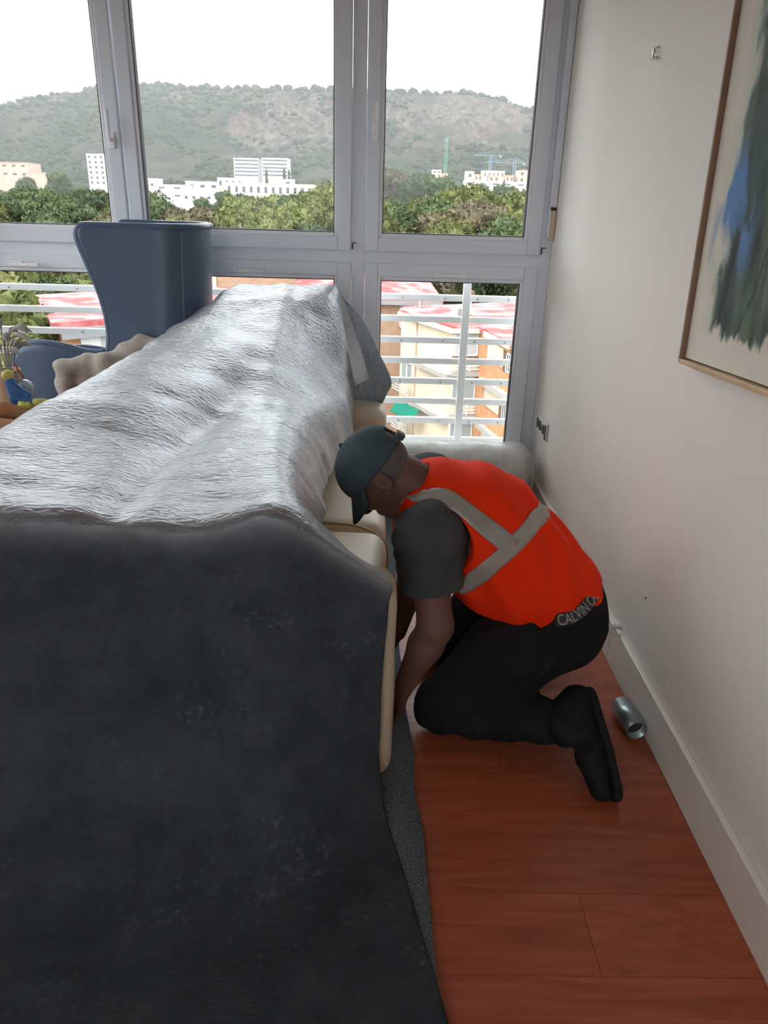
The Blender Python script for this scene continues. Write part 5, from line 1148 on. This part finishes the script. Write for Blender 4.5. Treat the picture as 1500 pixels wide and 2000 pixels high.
def block(name, label, px0, px1, rt, rb, Y, dep, m_, floors=0, cols=0, gm='bglassd', strip=False, group=None, yaw=0.0, wfrac=.5):
    p0 = at(px0, rt, Y); p1 = at(px1, rt, Y); zb = min(at((px0 + px1) / 2, rb, Y)[2], float(ground_z(np.array([(p0[0] + p1[0]) / 2]), np.array([Y]))[0]) - 1); zt = (p0[2] + p1[2]) / 2; zv = at((px0 + px1) / 2, rb, Y)[2]
    e = thing(name, label, 'building', ((p0[0] + p1[0]) / 2, Y, zb), 0, group)
    MB().box((p0[0], Y, zb), (p1[0], Y + dep, zt)).build('walls', M[m_], e, world=True)
    MB().box((p0[0] - .15, Y - .15, zt), (p1[0] + .15, Y + dep + .15, zt + .35)).build('roof_slab', M[m_], e, world=True)
    F_ = Face((p0[0], Y), (p1[0], Y)); W = F_.L
    for f_ in range(floors):
        h_ = (zt - zv) / floors; z1 = zt - h_ * f_ - h_ * .22; z0 = z1 - h_ * wfrac
        if strip: F_.box(W * .03, W * .97, z0, z1, .04, .1).build('window_band', M[gm], e, world=True)
        else:
            for c_ in range(cols):
                u0 = W * (c_ + .3) / cols; u1 = W * (c_ + .7) / cols; w_ = F_.box(u0, u1, z0, z1, .05, .1).build('window', M[gm], e, world=True)
    return e
block('office_block', 'white office wing with dark window bands below the cliffs, left of the grey stair tower', 456, 504, 310, 346, 500, 14, 'white', 5, 0, 'bglassd', True)
block('office_block', 'white office wing with dark window bands below the cliffs, right of the grey stair tower', 511, 562, 310, 346, 498, 14, 'white', 5, 0, 'bglassd', True)
block('stair_tower', 'narrow grey stair tower between the two white office wings', 503, 512, 312, 358, 499, 12, 'fascia')
block('long_house', 'long cream building of several flat roofs above the yellow-green pines', 440, 612, 360, 384, 340, 14, 'cream', 1, 12)
block('long_house', 'cream upper storey box with two chimneys on the long cream building', 424, 474, 349, 368, 343, 12, 'cream', 1, 4)
block('flat_roof_house', 'small cream penthouse box at the right end of the long cream building', 552, 572, 352, 364, 342, 8, 'cream', 1, 1)
block('flat_roof_house', 'white stepped flat roofed house with small square windows among dark pines', 300, 360, 362, 392, 330, 14, 'white', 2, 2, wfrac=.2)
block('flat_roof_house', 'low white house with a row of four small windows', 356, 430, 379, 398, 322, 12, 'white', 1, 5, wfrac=.3)
block('flat_roof_house', 'tall narrow white house at the left end of the white houses', 289, 305, 350, 385, 338, 10, 'white', 1, 1, wfrac=.15)
block('flat_roof_house', 'white block with flat roof just behind the low white house', 362, 428, 356, 378, 350, 12, 'white', 1, 3, wfrac=.25)
block('tower_block', 'white tower block of many floors on the left hillside', 168, 214, 302, 362, 400, 14, 'white', 6, 4, 'bglassd')
block('pink_house', 'pale pink old building with small windows on the left hillside', -20, 53, 318, 350, 420, 16, 'pink', 2, 4, wfrac=.25)
block('pink_house', 'low pink annex with reddish gable below the old pink building', 50, 92, 338, 352, 410, 10, 'pink', 0)
block('cream_villa', 'cream villa behind the umbrella pines with small windows', -30, 108, 398, 440, 145, 12, 'cream', 1, 4, wfrac=.25)
sv = block('cream_villa', 'cream villa with red and white striped bay behind the umbrella pines', 108, 172, 402, 440, 143, 12, 'cream', 0)
pA = at(108, 410, 142.8); pB = at(142, 410, 142.8); Fv = Face((pA[0], 142.8), (pB[0], 142.8))
for q in range(5): Fv.box(Fv.L * q / 5, Fv.L * (q + 1) / 5, -8, pA[2], .1, 0).build('stripe', M['redb' if q in (0, 4) else ('white' if q % 2 else 'slab')], sv, world=True)
block('villa', 'small orange house on the slope below the green crane', 845, 862, 333, 346, 430, 8, 'cream', 2, 2)
block('villa', 'low orange annex beside the small orange house', 860, 875, 340, 348, 432, 8, 'pink', 0)
block('villa', 'white villa left of the pink terraces', 911, 926, 336, 350, 420, 8, 'white', 1, 1)
block('villa', 'white modern villa with a wide glazed front above the pink terraces', 944, 986, 335, 348, 430, 10, 'white', 1, 5)
block('terrace_house', 'pink terraced house right of the white villa', 927, 942, 342, 354, 415, 8, 'pink', 1, 2)
block('terrace_house', 'pink terraced house below the glazed villa', 955, 975, 344, 356, 414, 8, 'pink', 1, 2)
block('terrace_house', 'pink terraced house between glazed villa and pink tower', 988, 1004, 344, 356, 414, 8, 'pink', 1, 2)
block('terrace_house', 'tall pink house at the right end of the terraces', 1014, 1040, 334, 358, 410, 10, 'pink', 2, 2)
block('garden_wall', 'long white garden wall in front of the pink terraces', 905, 1030, 356, 366, 400, 1, 'white', 1, 5, wfrac=.3)
block('blue_building', 'bright blue flat building among the pines', 928, 950, 368, 390, 300, 8, 'blue', 0)
block('blue_building', 'low pale building with blue trim beside the bright blue building', 903, 930, 370, 382, 304, 8, 'pink', 0)
pA = at(934, 380, 299.9); tag(MB().box((pA[0], 299.8, pA[2] - .25), (pA[0] + 2.0, 299.95, pA[2] + .25)).build('sign_board', M['white']), 'small white sign board on the bright blue building', 'sign')
M['crane_g'] = wallm('green_crane', (.10, .28, .22)); M['crane_b'] = wallm('blue_grey_crane', (.16, .22, .28))
def crane(label, px, rt, rb, Y, jib, m_, rj=None):
    p = at(px, rt, Y); q = at(px, rb, Y); e = thing('tower_crane', label, 'crane', (p[0], Y, q[2])); H0 = p[2] - q[2]; mb = MB(); s_ = .6
    for sx in (-s_, s_):
        for sy in (-s_, s_): mb.box((sx - .09, sy - .09, -6), (sx + .09, sy + .09, H0))
    n_ = max(3, int(H0 / 2)); 
    for k in range(n_):
        z = H0 * k / n_; z2 = H0 * (k + 1) / n_; mb.tube([(-s_, -s_, z), (s_, -s_, z2)], .07, 4); mb.tube([(s_, s_, z), (-s_, s_, z2)], .07, 4)
    mb.build('mast', M[m_], e)
    if jib:
        x0 = at(jib[0], rj, Y)[0] - p[0]; x1 = at(jib[1], rj, Y)[0] - p[0]; zj = at(px, rj, Y)[2] - q[2]
        MB().box((x0, -.25, zj - .15), (x1, .25, zj + .15)).tube([(x0, 0, zj), (0, 0, zj + 2), (x1, 0, zj)], .08, 4).build('jib', M[m_], e); MB().box((x1 - 1.2, -.5, zj - 1.0), (x1, .5, zj + .1)).build('counterweight', M['fascia'], e)
crane('slim green tower crane standing alone on the slope', 873, 268, 336, 440, (872, 875), 'crane_g', 272)
crane('blue grey tower crane with long jib above the white villa', 959, 300, 334, 450, (925, 980), 'crane_b', 304)
crane('blue grey tower crane with long jib above the tall pink house', 1006, 312, 345, 430, (950, 1026), 'crane_b', 318)
st2 = thing('street_lamp', 'pale lamp mast standing in the grove behind the roofs', 'lamp', (5.2, 84, -16)); MB().tube([(0, 0, 0), (0, 0, 10.5)], .08, 6).build('mast', M['white'], st2); MB().box((-.1, -.3, 10.4), (.5, .3, 10.6)).build('lamp_head', M['white'], st2)

# ------------------------------------------------------------------ thin haze over the valley
hzm = bpy.data.materials.new('valley_haze'); hzm.use_nodes = True; t = hzm.node_tree; t.nodes.clear(); o_ = t.nodes.new('ShaderNodeOutputMaterial'); vsn = t.nodes.new('ShaderNodeVolumeScatter')
vsn.inputs['Color'].default_value = (.93, .96, 1, 1); vsn.inputs['Density'].default_value = .00024; vsn.inputs['Anisotropy'].default_value = .3; t.links.new(vsn.outputs['Volume'], o_.inputs['Volume'])
hz_ = MB().box((-1000, 90, -30), (1000, 1250, 260)).build('haze', hzm); tag(hz_, 'thin pale haze over the valley', 'haze', kind='stuff')
